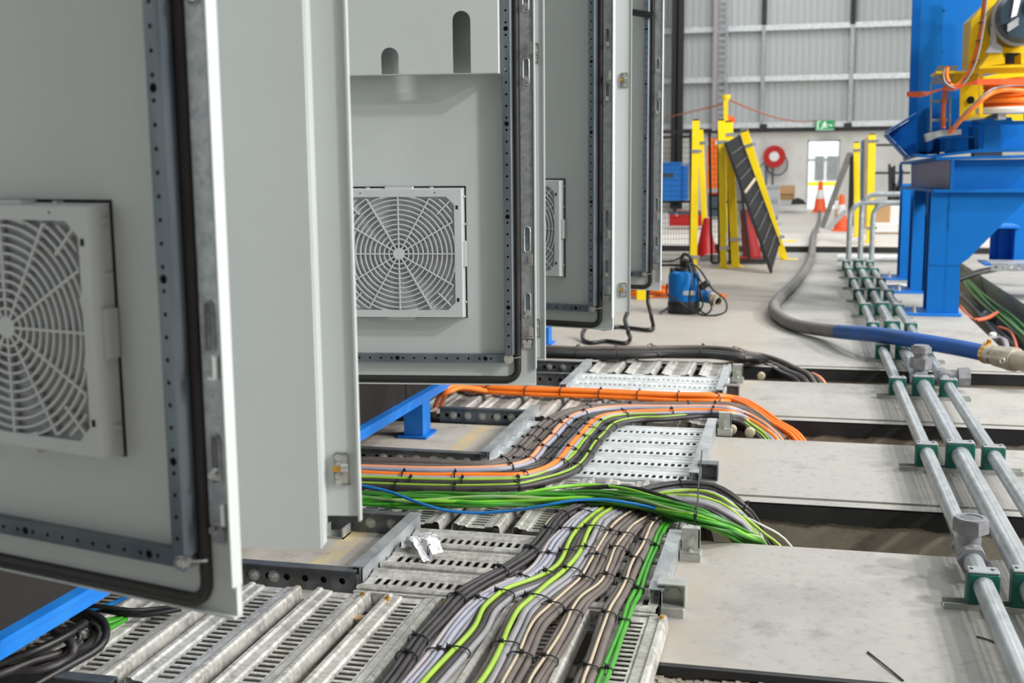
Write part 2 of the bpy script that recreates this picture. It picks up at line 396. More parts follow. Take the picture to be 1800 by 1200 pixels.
# girts, bridging rods, conduit on the far wall
for i, y in enumerate((47, 137, 219)):
    z = PY(1400, y, YW-.1).z
    struct(MB().box(-12, 16, YW-.12, YW+.02, z-.07, z+.07).build('trim_3', 'new_galv'))
for px in (1342, 1497):
    xx = PY(px, 100, YW-.1).x
    z0, z1 = PY(px, 222, YW-.1).z, PY(px, 47, YW-.1).z
    struct(MB().box(xx-.05, xx+.05, YW-.16, YW-.02, z0, z1).build('trim_4', 'rail_galv'))
    struct(MB().box(xx-.06, xx+.06, YW-.2, YW-.04, z1+.06, 9.2).build('trim_4', 'black_steel'))
zz = PY(1400, 227, YW-.1).z
struct(MB().box(PY(1205, 227, YW).x, PY(1570, 227, YW).x, YW-.12, YW-.02, zz-.06, zz+.03).build('trim_5', 'black_steel'))
for px in (1342, 1490):
    xx = PY(px, 227, YW-.1).x; struct(MB().box(xx-.09, xx+.09, YW-.2, YW, zz-.04, zz+.14).build('trim_5', 'black_steel'))
a, b = PY(1181, 100, 31.3).x, PY(1201, 100, 31.3).x
struct(MB().box(a, b, 31.2, 31.24, -.4, 9.2).box(a, b, 31.46, 31.5, -.4, 9.2).box((a+b)/2-.02, (a+b)/2+.02, 31.2, 31.5, -.4, 9.2).build('trim_6', 'black_paint'))
# outside the doorway: pale neighbouring building and yard
struct(MB().box(-8, 12, 44, 44.3, -.5, 2.3).build('wall_outside', 'white'))
struct(MB().box(-10, 14, 34, 60, -.5, -.45).build('floor', 'concrete'))
for i, (pa, pb) in enumerate(((1432, 1448), (1453, 1476))):
    struct(MB().box(PY(pa, 300, 44).x, PY(pb, 300, 44).x, 43.95, 44, .1, .95).build('window_1', 'hose'))

# ------------------------------------------------------------------ perforated strip helper
OCT = [(math.cos(math.radians(t)), math.sin(math.radians(t))) for t in (225, 270, 315, 0, 45, 90, 135, 180)]
def perf(q, f, s0, s1, hw, holes, depth, a=.0055):
    """f(s, t, d) -> point; holes = [(s, r)] sorted"""
    cur = s0
    for s, r in sorted(holes):
        k = max(a, r*1.15); lo, hi = s-k, s+k
        if lo < cur: lo = cur
        if hi > s1 or lo > hi: continue
        if lo > cur: q.quad(f(cur, -hw, 0), f(lo, -hw, 0), f(lo, hw, 0), f(cur, hw, 0))
        out = [(lo, -hw), (s, -hw), (hi, -hw), (hi, 0), (hi, hw), (s, hw), (lo, hw), (lo, 0)]
        inn = [(s+r*c, r*d) for c, d in OCT]
        for i in range(8):
            j = (i+1) % 8
            q.quad(f(*out[i], 0), f(*out[j], 0), f(*inn[j], 0), f(*inn[i], 0))
            q.quad(f(*inn[i], 0), f(*inn[j], 0), f(*inn[j], depth), f(*inn[i], depth))
        cur = hi
    if cur < s1: q.quad(f(cur, -hw, 0), f(s1, -hw, 0), f(s1, hw, 0), f(cur, hw, 0))
def bolt(q, p, n, r=.006, h=.005, washer=True):
    p, n = Vector(p), Vector(n).normalized()
    if washer: q.cyl(p, p+n*.0015, r*1.55, 14)
    q.cyl(p+n*.0015, p+n*(.0015+h), r, 6)
    q.cyl(p+n*(.0015+h), p+n*(.003+h*1.3), r*.5, 8)
    return q

# ------------------------------------------------------------------ control cabinets with their doors
ZD = .42           # underside of the doors
DW = .60           # leaf width
DH = 1.98
def grille_mesh():
    q = MB(); hb, ch = .1205, .017
    def inside(x, z):
        ax, az = abs(x), abs(z)
        return ax <= hb and az <= hb and ax+az <= 2*hb-ch
    def arc(r, w, d0, d1):
        N = 96; pts = [(r*math.cos(2*math.pi*i/N), r*math.sin(2*math.pi*i/N)) for i in range(N)]
        for i in range(N):
            a, b = pts[i], pts[(i+1) % N]
            if not (inside(*a) and inside(*b)): continue
            ka, kb = (r-w)/r, (r+w)/r
            A, B, C, D = (a[0]*ka, a[1]*ka), (b[0]*ka, b[1]*ka), (b[0]*kb, b[1]*kb), (a[0]*kb, a[1]*kb)
            q.quad((A[0], d1, A[1]), (B[0], d1, B[1]), (C[0], d1, C[1]), (D[0], d1, D[1]))
            q.quad((A[0], d0, A[1]), (B[0], d0, B[1]), (B[0], d1, B[1]), (A[0], d1, A[1]))
            q.quad((D[0], d0, D[1]), (C[0], d0, C[1]), (C[0], d1, C[1]), (D[0], d1, D[1]))
    for k in range(13): arc(.0215+.0103*k, .0013, .0225, .029)
    def spoke(th, r0, r1):
        c, s = math.cos(th), math.sin(th)
        while r1 > r0 and not inside(r1*c, r1*s): r1 -= .001
        n = Vector((-s, 0, c))*.0014; a, b = Vector((r0*c, .0215, r0*s)), Vector((r1*c, .0215, r1*s)); d = Vector((0, .008, 0))
        q.hexa([a-n, b-n, b+n, a+n, a-n+d, b-n+d, b+n+d, a+n+d])
    for k in range(12): spoke(math.radians(30*k), .008, .135)
    for k in range(4): spoke(math.radians(45+90*k), .118, .165)
    q.cyl((0, .012, 0), (0, .0300, 0), .0125, 18)
    return q
def fan_frame_mesh():
    q = MB(); o, i, ch = .1355, .1205, .017
    oct_in = [(-i, -i+ch), (-i+ch, -i), (i-ch, -i), (i, -i+ch), (i, i-ch), (i-ch, i), (-i+ch, i), (-i, i-ch)]
    out = [(-o, -o+ch), (-o+ch, -o), (o-ch, -o), (o, -o+ch), (o, o-ch), (o-ch, o), (-o+ch, o), (-o, o-ch)]
    d = .0300
    for k in range(8):
        j = (k+1) % 8
        q.quad((out[k][0], d, out[k][1]), (out[j][0], d, out[j][1]), (oct_in[j][0], d, oct_in[j][1]), (oct_in[k][0], d, oct_in[k][1]))
        q.quad((oct_in[k][0], d, oct_in[k][1]), (oct_in[j][0], d, oct_in[j][1]), (oct_in[j][0], .020, oct_in[j][1]), (oct_in[k][0], .020, oct_in[k][1]))
    for sx, sz in ((-1, -1), (1, -1), (1, 1), (-1, 1)):      # outer corner triangles
        q.quad((sx*o, d, sz*(o-ch)), (sx*(o-ch), d, sz*o), (sx*o, d, sz*o))
    c = [(-o, -o), (o, -o), (o, o), (-o, o)]; b = .1385
    for k in range(4):
        j = (k+1) % 4
        A, B = c[k], c[j]; A2, B2 = (A[0]/o*b, A[1]/o*b), (B[0]/o*b, B[1]/o*b)
        q.quad((A[0], d, A[1]), (B[0], d, B[1]), (B2[0], .001, B2[1]), (A2[0], .001, A2[1]))
    # solid slivers between the round field and the square opening, as on the moulded part
    N = 40; R = .1215
    for k in range(4):
        base = math.radians(90*k)
        for sgn in (-1, 1):
            pts = []
            for t in range(10): 
                th = base + sgn*math.radians(8+ t*1.1); pts.append((R*math.cos(th), R*math.sin(th)))
            L = .1210
            for t in range(9):
                def edge(p):
                    m = max(abs(p[0]), abs(p[1])); return (p[0]*L/m, p[1]*L/m)
                a, b2 = pts[t], pts[t+1]; ea, eb = edge(a), edge(b2)
                q.quad((a[0], d-.0005, a[1]), (b2[0], d-.0005, b2[1]), (eb[0], d-.0005, eb[1]), (ea[0], d-.0005, ea[1]))
    # snap tabs and ribs on the rim
    for z in (-.105, -.01, .062, .12): q.box(-.1415, -.134, .004, .012, z-.002, z+.002)
    for z in (-.105, -.01, .062, .12): q.box(.134, .1415, .004, .012, z-.002, z+.002)
    q.box(-.1430, -.130, .002, .020, -.028, .026); q.box(.130, .1430, .002, .020, -.028, .026)
    q.box(-.03, .028, .002, .024, .131, .1415); q.box(-.03, .028, .002, .024, -.1425, -.131)
    q.box(-.072, -.066, .002, .012, .135, .1405); q.box(.066, .072, .002, .012, .135, .1405)
    return q
ME = {}
ME['grille'] = grille_mesh().mesh('grille', 'grey_plastic', 30)
ME['fan_frame'] = fan_frame_mesh().mesh('filter_frame', 'grey_plastic')
ME['filter'] = MB().box(-.1225, .1225, .003, .0205, -.1225, .1225).mesh('filter_mat', 'filter_mat')
q = MB()
for sx in (1, -1):
    for z in (.098, -.098): q.box(sx*.1262-.0025, sx*.1262+.0025, .0296, .0304, z-.004, z+.004)
for (x, z) in ((.123, .083), (.123, -.083), (.08, .129), (-.08, .129)): q.cyl((x, .0296, z), (x, .0304, z), .0014, 8)
ME['fan_slots'] = q.mesh('latch_slot', 'dark_hole')
ME['cutout'] = MB().box(-.1420, .1420, .0002, .0010, -.1400, .1420).mesh('cutout_shadow', 'dark_hole')  # black sheet painting the shadow line round the fan frame
def holes(a, b, big0, pitch=.02385, bigp=.1925):
    hs = []; v = big0 - math.floor((big0-a)/bigp)*bigp
    bigs = []
    while v < b: bigs.append(v); v += bigp
    hs += [(v, .0051) for v in bigs]
    for v in bigs:
        for k in range(8):
            s = v + .0125 + k*.02390
            if k == 7: s = v + bigp - .0125
            if s < b: hs.append((s, .0026))
    v = bigs[0]-.0125
    while v > a+.01: hs.append((v, .0026)); v -= .0239
    return hs
# vertical perforated tube (local x = from the free edge, y = out of the inner face, z = up)
q = MB()
hv = holes(.075, DH-.05, .17)
perf(q, lambda s, t, d: (.0562-t, .0250-d, s), .068, DH-.05, .0082, hv, .004)
for (a_, w_), (b_, v_) in (((.0440, 0), (.0455, .0225)), ((.0455, .0225), (.0480, .0250)), ((.0644, .0250), (.0655, .0240)), ((.0655, .0240), (.0660, 0))): q.quad((a_, w_, .068), (b_, v_, .068), (b_, v_, DH-.05), (a_, w_, DH-.05))
q.box(.0460, .0655, 0, .0225, .066, .0682)
ME['vbar'] = q.mesh('perforated_post', 'blue_zinc')
ME['vshade'] = MB().box(.0482, .0644, .002, .0215, .070, DH-.06).mesh('post_hole_shade', 'dark_hole')  # black fill paints the shade inside the hollow post behind its holes
q = MB(); hh = holes(.075, DW-.075, .108)
perf(q, lambda s, t, d: (s, .0150-d, .058+t), .070, DW-.06, .0075, hh, .004)
q.box(.070, DW-.06, 0, .0150, .0490, .0505); q.box(.070, DW-.06, 0, .0150, .0655, .0670); q.box(.066, .070, 0, .015, .049, .067)
ME['hbar'] = q.mesh('perforated_crossbar', 'blue_zinc')
ME['hshade'] = MB().box(.074, DW-.07, .002, .0115, .0510, .0650).mesh('crossbar_hole_shade', 'dark_hole')  # same black fill for the shade inside the crossbar
q = MB(); bolt(q, (.057, .018, .058), (0, 1, 0), .0068, .006); q.cyl((.057, .002, .058), (.057, .020, .058), .0095, 16); q.cyl((.050, .012, .058), (.028, .012, .062), .0016, 6)
ME['corner'] = q.mesh('corner_bolt', 'bright_zinc', 30)
# gasket: rounded strip round the leaf
g = [(.0390, .001, DH-.02), (.0390, .001, 1.4), (.0390, .001, .8), (.0390, .001, .3), (.0390, .001, .034)]
g += [(.039+.024*(1-math.cos(t)), .001, .034-.024*math.sin(t)) for t in (math.radians(15*k) for k in range(1, 7))]
g += [(.2, .001, .010), (.4, .001, .010), (DW-.03, .001, .010)]
ME['gasket'] = MB().tube(g, .0078, 10).mesh('gasket', 'rubber', 50)
# lock strip with slots, hooks, nuts
q = MB(); q.box(.0050, .0290, 0, .0040, .100, DH-.03)
ME['strip'] = q.mesh('lock_strip', 'zinc_strip')
def stadium(cx, cz, hw, hl, y, n=7):
    pts = [(cx+hw*math.cos(math.pi*k/n), y, cz+hl-hw+hw*math.sin(math.pi*k/n)) for k in range(n+1)]
    pts += [(cx-hw*math.cos(math.pi*k/n), y, cz-hl+hw-hw*math.sin(math.pi*k/n)) for k in range(n+1)]
    return pts
SLOTS = [.172, .313, .662, .81, 1.15, 1.5]
q = MB(); q2 = MB(); q3 = MB()
for z in SLOTS:
    q.tube(stadium(.0165, z, .0062, .027, .0045), .0017, 6, close=True)
    q2.prism(stadium(.0165, z, .0050, .0255, .0041), (0, .0004, 0))
    q2.box(.0145, .0185, .0045, .0052, z-.018, z+.02) if False else None
    if z not in (.313,): bolt(q3, (.0165, .0042, z-.016), (0, 1, 0), .0046, .006); 
for z in (.272, .115, .71):
    q3.box(.0035, .0140, .0040, .0056, z-.011, z+.011); q3.box(.0035, .0056, .004, .0150, z-.011, z+.011); q3.box(.0035, .0140, .004, .0130, z-.013, z-.0105)
for x in (.012, .023): q3.cyl((x, .003, .094), (x, .008, .094), .0048, 12)
q3.box(.010, .026, .002, .0045, .080, .094)
ME['slots'] = q.mesh('slot_rim', 'zinc_strip', 40)
ME['slotin'] = q2.mesh('slot_recess', 'dark_galv')
ME['hooks'] = q3.mesh('latch_hook', 'bright_zinc', 30)
q = MB()      # skin of the leaf: pan with a rolled edge
q.box(.0, DW, -.008, 0, .0, DH)
q.box(-.0015, .0012, -.008, .0080, .034, DH); q.box(0, DW, -.008, .0060, -.0018, .0008)
ME['skin'] = q.mesh('leaf_panel', 'grey_paint')
def add_fan(par, dv=0.0):
    for nm, k in (('cutout_shadow', 'cutout'), ('filter_frame', 'fan_frame'), ('filter_mat', 'filter'), ('grille', 'grille'), ('latch_slot', 'fan_slots')):
        o = put(nm, ME[k], par); o.location = (.289, 0, .285+dv)
        if nm == 'latch_slot': o['kind'] = 'stuff'
def inner_door(cab, A, ang, fan=True, dv=0.0):
    d = bpy.data.objects.new('door', None); COL.objects.link(d); d.parent = cab
    d.location = Vector(A) - cab.location; d.rotation_euler = (0, 0, ang); d.empty_display_size = .05
    for nm, k in (('leaf_panel', 'skin'), ('perforated_post', 'vbar'), ('post_hole_shade', 'vshade'), ('perforated_crossbar', 'hbar'), ('crossbar_hole_shade', 'hshade'), ('corner_bolt', 'corner'),
                  ('gasket', 'gasket'), ('lock_strip', 'strip'), ('slot_rim', 'slots'), ('slot_recess', 'slotin'), ('latch_hook', 'hooks')):
        o = put(nm, ME[k], d)
        if nm in ('slot_rim', 'slot_recess', 'latch_hook'): o['kind'] = 'stuff'
    if fan: add_fan(d, dv)
    return d
# passive leaf: raised outer face, bevel, set-back rim with catch plates
q = MB()
q.prism([(0.0, 0, 0), (.005, 0, 0), (DW-.02, 0, 0), (DW-.02, -.014, 0), (.005, -.014, 0), (0, -.014, 0)], (0, 0, DH))
q.hexa([(-.0005, -.002, .0), (.004, .0, .0), (.004, -.014, .0), (-.0005, -.030, .0), (-.0005, -.002, DH), (.004, .0, DH), (.004, -.014, DH), (-.0005, -.030, DH)])
ME['pface'] = q.mesh('leaf_panel', 'grey_paint')
q = MB()
q.box(-.044, .002, -.034, -.030, .034, DH); q.hexa([(-.0020, -.030, .026), (0.002, -.030, .026), (0.002, -.004, .001), (-.0020, -.004, .001), (-.0020, -.030, DH), (.002, -.030, DH), (.002, -.004, DH), (-.0020, -.004, DH)])
q.box(-.0460, -.0432, -.036, -.0255, .028, DH)
ME['rim'] = q.mesh('edge_rim', 'grey_paint')
def catch(zc):
    qa = MB(); y = -.030
    qa.cbox(-.0350, -.0130, y, y+.0022, zc-.021, zc+.021, .004)
    ME_a = qa
    qb = MB()
    for z in (zc+.0145, zc-.010, zc+.004, zc-.0175): qb.cyl((-.0190, y+.002, z), (-.0190, y+.0055, z), .0046, 12)
    for z in (zc+.0145, zc-.010): qb.cyl((-.0190, y+.0055, z), (-.0190, y+.0085, z), .0024, 6)
    qb.cyl((-.0238, y+.006, zc+.0015), (-.0325, y+.006, zc+.0015), .0062, 12)
    qc = MB().cyl((-.0128, y+.006, zc-.0005), (-.0238, y+.006, zc-.0005), .0040, 12)
    return qa, qb, qc
def outer_door(cab, A, ang, zs):
    d = bpy.data.objects.new('door', None); COL.objects.link(d); d.parent = cab
    d.location = Vector(A) - cab.location; d.rotation_euler = (0, 0, ang); d.empty_display_size = .05
    put('leaf_panel', ME['pface'], d); put('edge_rim', ME['rim'], d)
    for z in zs:
        a, b, c = catch(z)
        a.build('catch_plate', 'dull_zinc', d); b.build('catch_bolt', 'bright_zinc', d, 30); c.build('catch_roller', 'brass', d, 30)
    return d
YS = [.10, 1.24, 2.39, 3.46, 4.44, 5.66]
CABLAB = ['grey control cabinet closest to the lens, its fan door open over the blue rail',
          'second grey control cabinet, with the slotted document pocket on its open fan door',
          'third grey control cabinet with its narrow slice of fan grille door showing',
          'fourth grey control cabinet whose open door carries a black stay bar',
          'end grey control cabinet beyond the open doors, above the blue foot']
CABS = []
for k in range(5):
    y0, y1 = YS[k]+.004, YS[k+1]-.004
    c = thing('control_cabinet', CABLAB[k], 'cabinet', (-1.17, (y0+y1)/2, 0), group='grey control cabinets in a row')
    h = (y1-y0)/2; q = MB()
    q.box(-.60, -.58, -h, h, .42, 2.42); q.box(-.60, 0, -h, -h+.02, .42, 2.42); q.box(-.60, 0, h-.02, h, .42, 2.42)
    q.box(-.60, 0, -h, h, 2.40, 2.42); q.box(-.60, 0, -h, h, .40, .43)
    q.build('carcass', 'grey_paint', c)
    MB().box(-.59, -.012, -h, h, .15, .40).build('plinth', 'plinth', c)
    CABS.append(c)
def ang(d): return math.atan2(d[1], d[0])
d1 = inner_door(CABS[0], (-.567-.0053, 1.103+.0013, ZD), ang((-.972, .236)), dv=.015)
d2 = inner_door(CABS[1], (-.544, 2.462, ZD), ang((-.991, -.137)))
d3 = inner_door(CABS[2], (-.508, 3.317, ZD), ang((-.972, .234)))
d4 = inner_door(CABS[3], (-.491, 4.371, ZD), ang((-.993, .114)), fan=False)
# document pocket on the second door: sheet with two round-topped slots, returned edges and screws
def pocket():
    q = MB(); u0, u1, v0, v1, w = .070, .53, .657, 1.5, .058
    n = 10; front = []
    def notch(cu, top, hw):
        return [(cu-hw, v0)] + [(cu-hw*math.cos(math.pi*k/n), top-hw+hw*math.sin(math.pi*k/n)) for k in range(n+1)] + [(cu+hw, v0)]
    # front sheet as vertical strips between and above the notches
    def strip(a, b, f0, f1):
        q.quad((a, w, f0), (b, w, f0), (b, w, f1), (a, w, f1)); q.quad((a, w-.0012, f0), (b, w-.0012, f0), (b, w-.0012, f1), (a, w-.0012, f1)); q.quad((a, w, f0), (b, w, f0), (b, w-.0012, f0), (a, w-.0012, f0))
    cuts = [(.1435, .781, .0186), (.2930, .711, .0186), (.4425, .711, .0186)]
    cur = u0
    for cu, top, hw in cuts:
        strip(cur, cu-hw, v0, v1)
        pts = notch(cu, top, hw)[1:-1]
        for i in range(len(pts)-1):
            (a, za), (b, zb) = pts[i], pts[i+1]
            q.quad((a, w, za), (b, w, zb), (b, w, v1), (a, w, v1)); q.quad((a, w, za), (b, w, zb), (b, w-.003, zb), (a, w-.003, za))
        for e in (cu-hw, cu+hw): q.quad((e, w, v0), (e, w, top-hw), (e, w-.003, top-hw), (e, w-.003, v0))
        cur = cu+hw
    strip(cur, u1, v0, v1)
    q.box(u0-.0012, u0, .0185, w, v0, v1); q.box(.0475, u0, .0182, .0196, v0-.004, v1); q.box(u1, u1+.0012, 0, w, v0, v1)
    for a, b in ((u0, u1),): q.box(a, b, w-.022, w-.0005, v0-.0012, v0)
    return q
pocket().build('document_pocket', 'grey_paint', d2)
q = MB(); bolt(q, (.058, .0192, .6665), (0, 1, 0), .0040, .003); q.build('pocket_screw', 'bright_zinc', d2)
MB().cyl((.058, .0192, .680), (.058, .0199, .680), .0032, 10).build('pocket_hole', 'dark_hole', d2)
MB().bar((.118, .03, 1.003), (.030, .03, .985), .010, .022).build('stay_bar', 'black_plastic', d4)
# plain leaves seen from outside: local x points from the free edge to the hinge
def outer(cab, xface, yface, dirv, zs):
    return outer_door(cab, (xface, yface, ZD), ang(dirv), zs)
B1 = outer(CABS[1], -.572, 1.333, (-.986, -.168), (.097, .72))
w2 = P(961, 629, .454); B2 = outer(CABS[2], w2.x-.046, w2.y-.030, (-.995, -.10), (.103, .713, 1.2))
B3 = outer(CABS[3], P(1081, 570, ZD).x, P(1081, 570, ZD).y, (-.985, -.17), (.100, .705))
# blue base rail and its feet
fr = thing('base_frame', 'blue painted steel rail on stub feet running under the cabinets', 'frame', (-1.19, 3, 0))
def rel(mb, o):
    v = Vector(o.location); mb.v = [tuple(Vector(p)-v) for p in mb.v]; return mb
q = MB(); xa, xb = -1.165, -1.160
q.hexa([(-1.25, .2, .170), (xa, .2, .170), (xb, 5.8, .100), (-1.25, 5.8, .100), (-1.25, .2, .202), (xa, .2, .202), (xb, 5.8, .126), (-1.25, 5.8, .126)])
q.hexa([(-1.27, .2, .196), (xa+.007, .2, .196), (xb+.007, 5.8, .121), (-1.27, 5.8, .121), (-1.27, .2, .206), (xa+.007, .2, .206), (xb+.007, 5.8, .130), (-1.27, 5.8, .130)])
rel(q, fr).build('rail', 'frame_blue', fr)
for y in (1.0, 3.605, 5.62):
    q = MB().box(-1.245, -1.180, y+.012, y+.095, .008, .125).box(-1.262, -1.165, y-.004, y+.118, 0, .008)
    rel(q, fr).build('foot', 'frame_blue', fr)
# ------------------------------------------------------------------ cable trays: hat-profile slotted planks, side rails, end brackets
PITCH_P = .1510
def plank_mesh(L, m, name='plank', slot=.0195):
    """plank running along +x from 0 to L, centred on y = 0: slotted web, two raised ribs, turned-down edges"""
    q = MB(); zb, zt, ze = .026, .0345, .006
    prof = [(-.0520, ze-.004), (-.0615, ze), (-.0590, zt-.004), (-.0550, zt), (-.0470, zt), (-.0430, zt-.004), (-.0260, zt-.005), (-.0215, zb)]
    full = prof + [(-y, z) for y, z in reversed(prof)]
    for i in range(len(full)-1):
        if i == len(prof)-1: continue
        (a, za), (b, zb2) = full[i], full[i+1]
        q.quad((0, a, za), (L, a, za), (L, b, zb2), (0, b, zb2))
    w, h = .0170, .0056
    q.quad((0, -.0215, zb), (L, -.0215, zb), (L, -w, zb), (0, -w, zb)); q.quad((0, w, zb), (L, w, zb), (L, .0215, zb), (0, .0215, zb))
    x = 0.0; n = int((L-.03)/slot); x0 = (L-n*slot)/2
    q.quad((0, -w, zb), (x0, -w, zb), (x0, w, zb), (0, w, zb)); q.quad((L-x0, -w, zb), (L, -w, zb), (L, w, zb), (L-x0, w, zb))
    for k in range(n):
        a = x0+k*slot; b = a+slot; g = (slot-2*h)/2
        q.quad((a, -w, zb), (a+g, -w, zb), (a+g, w, zb), (a, w, zb)); q.quad((b-g, -w, zb), (b, -w, zb), (b, w, zb), (b-g, w, zb))
        q.quad((a+g, -w, zb), (b-g, -w, zb), (b-g, -w, zb-.002), (a+g, -w, zb-.002)); q.quad((a+g, w, zb), (b-g, w, zb), (b-g, w, zb-.002), (a+g, w, zb-.002))
        q.quad((a+g, -w, zb), (a+g, w, zb), (a+g, w, zb-.002), (a+g, -w, zb-.002)); q.quad((b-g, -w, zb), (b-g, w, zb), (b-g, w, zb-.002), (b-g, -w, zb-.002))
    return q.mesh(name, m)
def tray(label, x0, x1, y0, y1, along, m, pitch=PITCH_P, start=None, group='slotted metal cable trays'):
    """along: direction the planks run, 'x' or 'y'"""
    t = thing('cable_tray', label, 'cable tray', (x0, y0, 0), group=group)
    L = (y1-y0) if along == 'y' else (x1-x0); me = plank_mesh(L, m)
    tot = (x1-x0) if along == 'y' else (y1-y0)
    c = start if start is not None else pitch/2
    while c < tot - .03:
        o = put('plank', me, t)
        if along == 'y': o.location = (c, L, 0); o.rotation_euler = (0, 0, -math.pi/2)
        else: o.location = (0, c, 0)
        c += pitch
    q = MB()                                         # flat support bars under the plank ends
    if along == 'y':
        for y in (.012, L-.040): MB().box(0, x1-x0, y, y+.028, .0, .006).build('support_bar', 'dark_galv', t)
    else:
        for x in (.005, L-.030): MB().box(x, x+.025, 0, y1-y0, .0, .006).build('support_bar', 'dark_galv', t)
    return t
def rail_y(t, y, x0, x1, face, m='dark_galv', h=.050, bolts=(), pitch=.0420, hol=True):
    """upright side rail along X at depth y, perforated face towards the camera"""
    q = MB(); L = x1-x0; ox, oy = t.location.x, t.location.y
    hs = [(x, .0078) for x in [pitch*.6 + pitch*k for k in range(int(L/pitch))] if x < L-.02] if hol else []
    perf(q, lambda s, tt, d: (x0+s-ox, y+d-oy, h/2+tt), 0, L, h/2-.004, hs, .003, a=.011)
    q.box(x0-ox, x1-ox, y-oy, y+.003-oy, 0, .004); q.box(x0-ox, x1-ox, y-oy, y+.003-oy, h-.004, h)
    q.box(x0-ox, x1-ox, y-.010-oy, y+.016-oy, h, h+.0025); q.box(x0-ox, x1-ox, y+.0135-oy, y+.016-oy, h-.012, h)
    o = q.build('side_rail', m, t)
    MB().box(x0-ox+.01, x1-ox-.01, y+.006-oy, y+.0075-oy, .004, h-.006).build('rail_hole_shade', 'dark_hole', t)  # black sheet paints the shade behind the rail holes
    for bx in bolts:
        bolt(MB(), (bx-ox, y-oy, h/2), (0, -1, 0), .0085, .007).build('rail_bolt', 'dull_zinc', t, 30)
    return o
def rail_x(t, x, y0, y1, outward, m='rail_galv', h=.056):
    """side rail along Y at x; its face looks towards outward * X"""
    q = MB(); L = y1-y0; ox, oy = t.location.x, t.location.y
    hs = [(.05+.048*k, .0042) for k in range(int((L-.06)/.048))]
    perf(q, lambda s, tt, d: (x-outward*d-ox, y0+s-oy, h/2+tt), 0, L, h/2-.003, hs, .003, a=.006)
    q.box(x-.0015-ox, x+.0015-ox, y0-oy, y1-oy, 0, .003); q.box(x-.0015-ox, x+.0015-ox, y0-oy, y1-oy, h-.003, h)
    q.box(x-(.026 if outward > 0 else .004)-ox, x+(.004 if outward > 0 else .026)-ox, y0-oy, y1-oy, h, h+.0025)
    b = x-outward*.024
    q.box(b-.001-ox, b+.001-ox, y0-oy, y1-oy, h-.016, h)
    q.build('side_rail', m, t)
    MB().box(x-outward*.006-.0008-ox, x-outward*.006+.0008-ox, y0+.01-oy, y1-.01-oy, .004, h-.004).build('rail_hole_shade', 'dark_galv', t)  # darker sheet stands for the shade behind these holes
def bracket(t, x, y, kind):
    """end bracket on a piece of strut fixed to the slab beside the rail"""
    ox, oy = t.location.x, t.location.y; X = x-ox; Y = y-oy
    q = MB().cbox(X+.002, X+.050, Y-.014, Y+.026, 0, .020, .0015); q.build('strut_piece', 'dull_zinc', t)
    q = MB()
    if kind == 'plate':          # plate with a bolt facing the camera, folded foot
        q.box(X+.006, X+.046, Y-.002, Y+.001, .020, .072).box(X+.006, X+.046, Y-.002, Y+.022, .072, .075).box(X+.043, X+.046, Y-.002, Y+.022, .030, .073).box(X+.003, X+.048, Y-.014, Y+.001, .020, .0230)
        bolt(q, (X+.024, Y-.002, .043), (0, -1, 0), .0075, .006); bolt(q, (X+.026, Y-.008, .023), (0, 0, 1), .0055, .003)
        q.ring((X+.033, Y-.0021, .055), (X+.033, Y-.0030, .055), .0085, .0065, 14)
    else:                        # open square channel end
        q.box(X-.004, X+.052, Y-.010, Y+.030, .020, .0225).box(X-.004, X+.052, Y-.010, Y+.030, .064, .0675).box(X+.049, X+.052, Y-.010, Y+.030, .0225, .064).box(X+.006, X+.050, Y+.012, Y+.016, .0225, .064)
        q.cyl((X+.028, Y+.0118, .043), (X+.028, Y+.009, .043), .014, 6)
    q.build('end_bracket', 'dull_zinc' if kind == 'plate' else 'dark_galv' if kind == 'dark' else 'dull_zinc', t)
XT0, XT1 = -.868, -.250
b0 = tray('wide dusty slotted tray across the very front, its ribs running away from the lens', -1.95, -.240, 1.70, 2.175, 'y', 'dirty_galv', start=-.888+1.95-7*.151+.0)
rail_y(b0, 1.668, -1.95, -1.10, -1, 'blue_zinc', h=.040, hol=False)
m1 = tray('short dusty tray run with crosswise planks holding the crumpled white label', XT0, XT1, 2.185, 2.625, 'x', 'dirty_galv', pitch=.1430, start=.070)
rail_x(m1, -.872, 2.245, 2.64, 1, 'rail_galv'); rail_x(m1, -.244, 2.245, 2.635, 1, 'rail_galv')
bracket(m1, -.250, 2.262, 'open'); bracket(m1, -.244, 2.600, 'plate')
rail_y(m1, 2.240, -1.95, -.884, -1, 'dark_galv', bolts=(-1.118, -1.072))
b1 = tray('slotted tray under the green cables and the thin blue cable', -1.95, -.235, 2.650, 3.135, 'y', 'dirty_galv', start=-.888+1.95-7*.151)
rail_y(b1, 2.640, -1.95, -.884, -1, 'dark_galv', bolts=(-1.0, -.945, -.895), hol=False)
m2 = tray('bright clean tray run with crosswise planks right of the bent orange and black cables', XT0, XT1, 3.142, 3.84, 'x', 'new_galv', pitch=.1330, start=.062)
rail_x(m2, -.862, 3.26, 3.95, 1, 'rail_galv'); rail_x(m2, -.246, 3.15, 3.845, 1, 'rail_galv')
bracket(m2, -.250, 3.220, 'dark'); bracket(m2, -.244, 3.860, 'plate')
rail_y(m2, 3.262, -1.95, -.874, -1, 'dark_galv', bolts=[-1.19+.052*k for k in range(7)])
b2 = tray('slotted tray beneath the straight orange cable bundle', -1.95, -.235, 3.880, 4.325, 'y', 'dirty_galv', start=-.888+1.95-7*.151)
rail_y(b2, 3.872, -1.20, -.868, -1, 'blue_zinc', bolts=[-1.15+.052*k for k in range(6)])
m3 = tray('bright tray run of crosswise planks behind the straight orange bundle', XT0+.02, XT1, 4.335, 4.755, 'x', 'new_galv', pitch=.1320, start=.062)
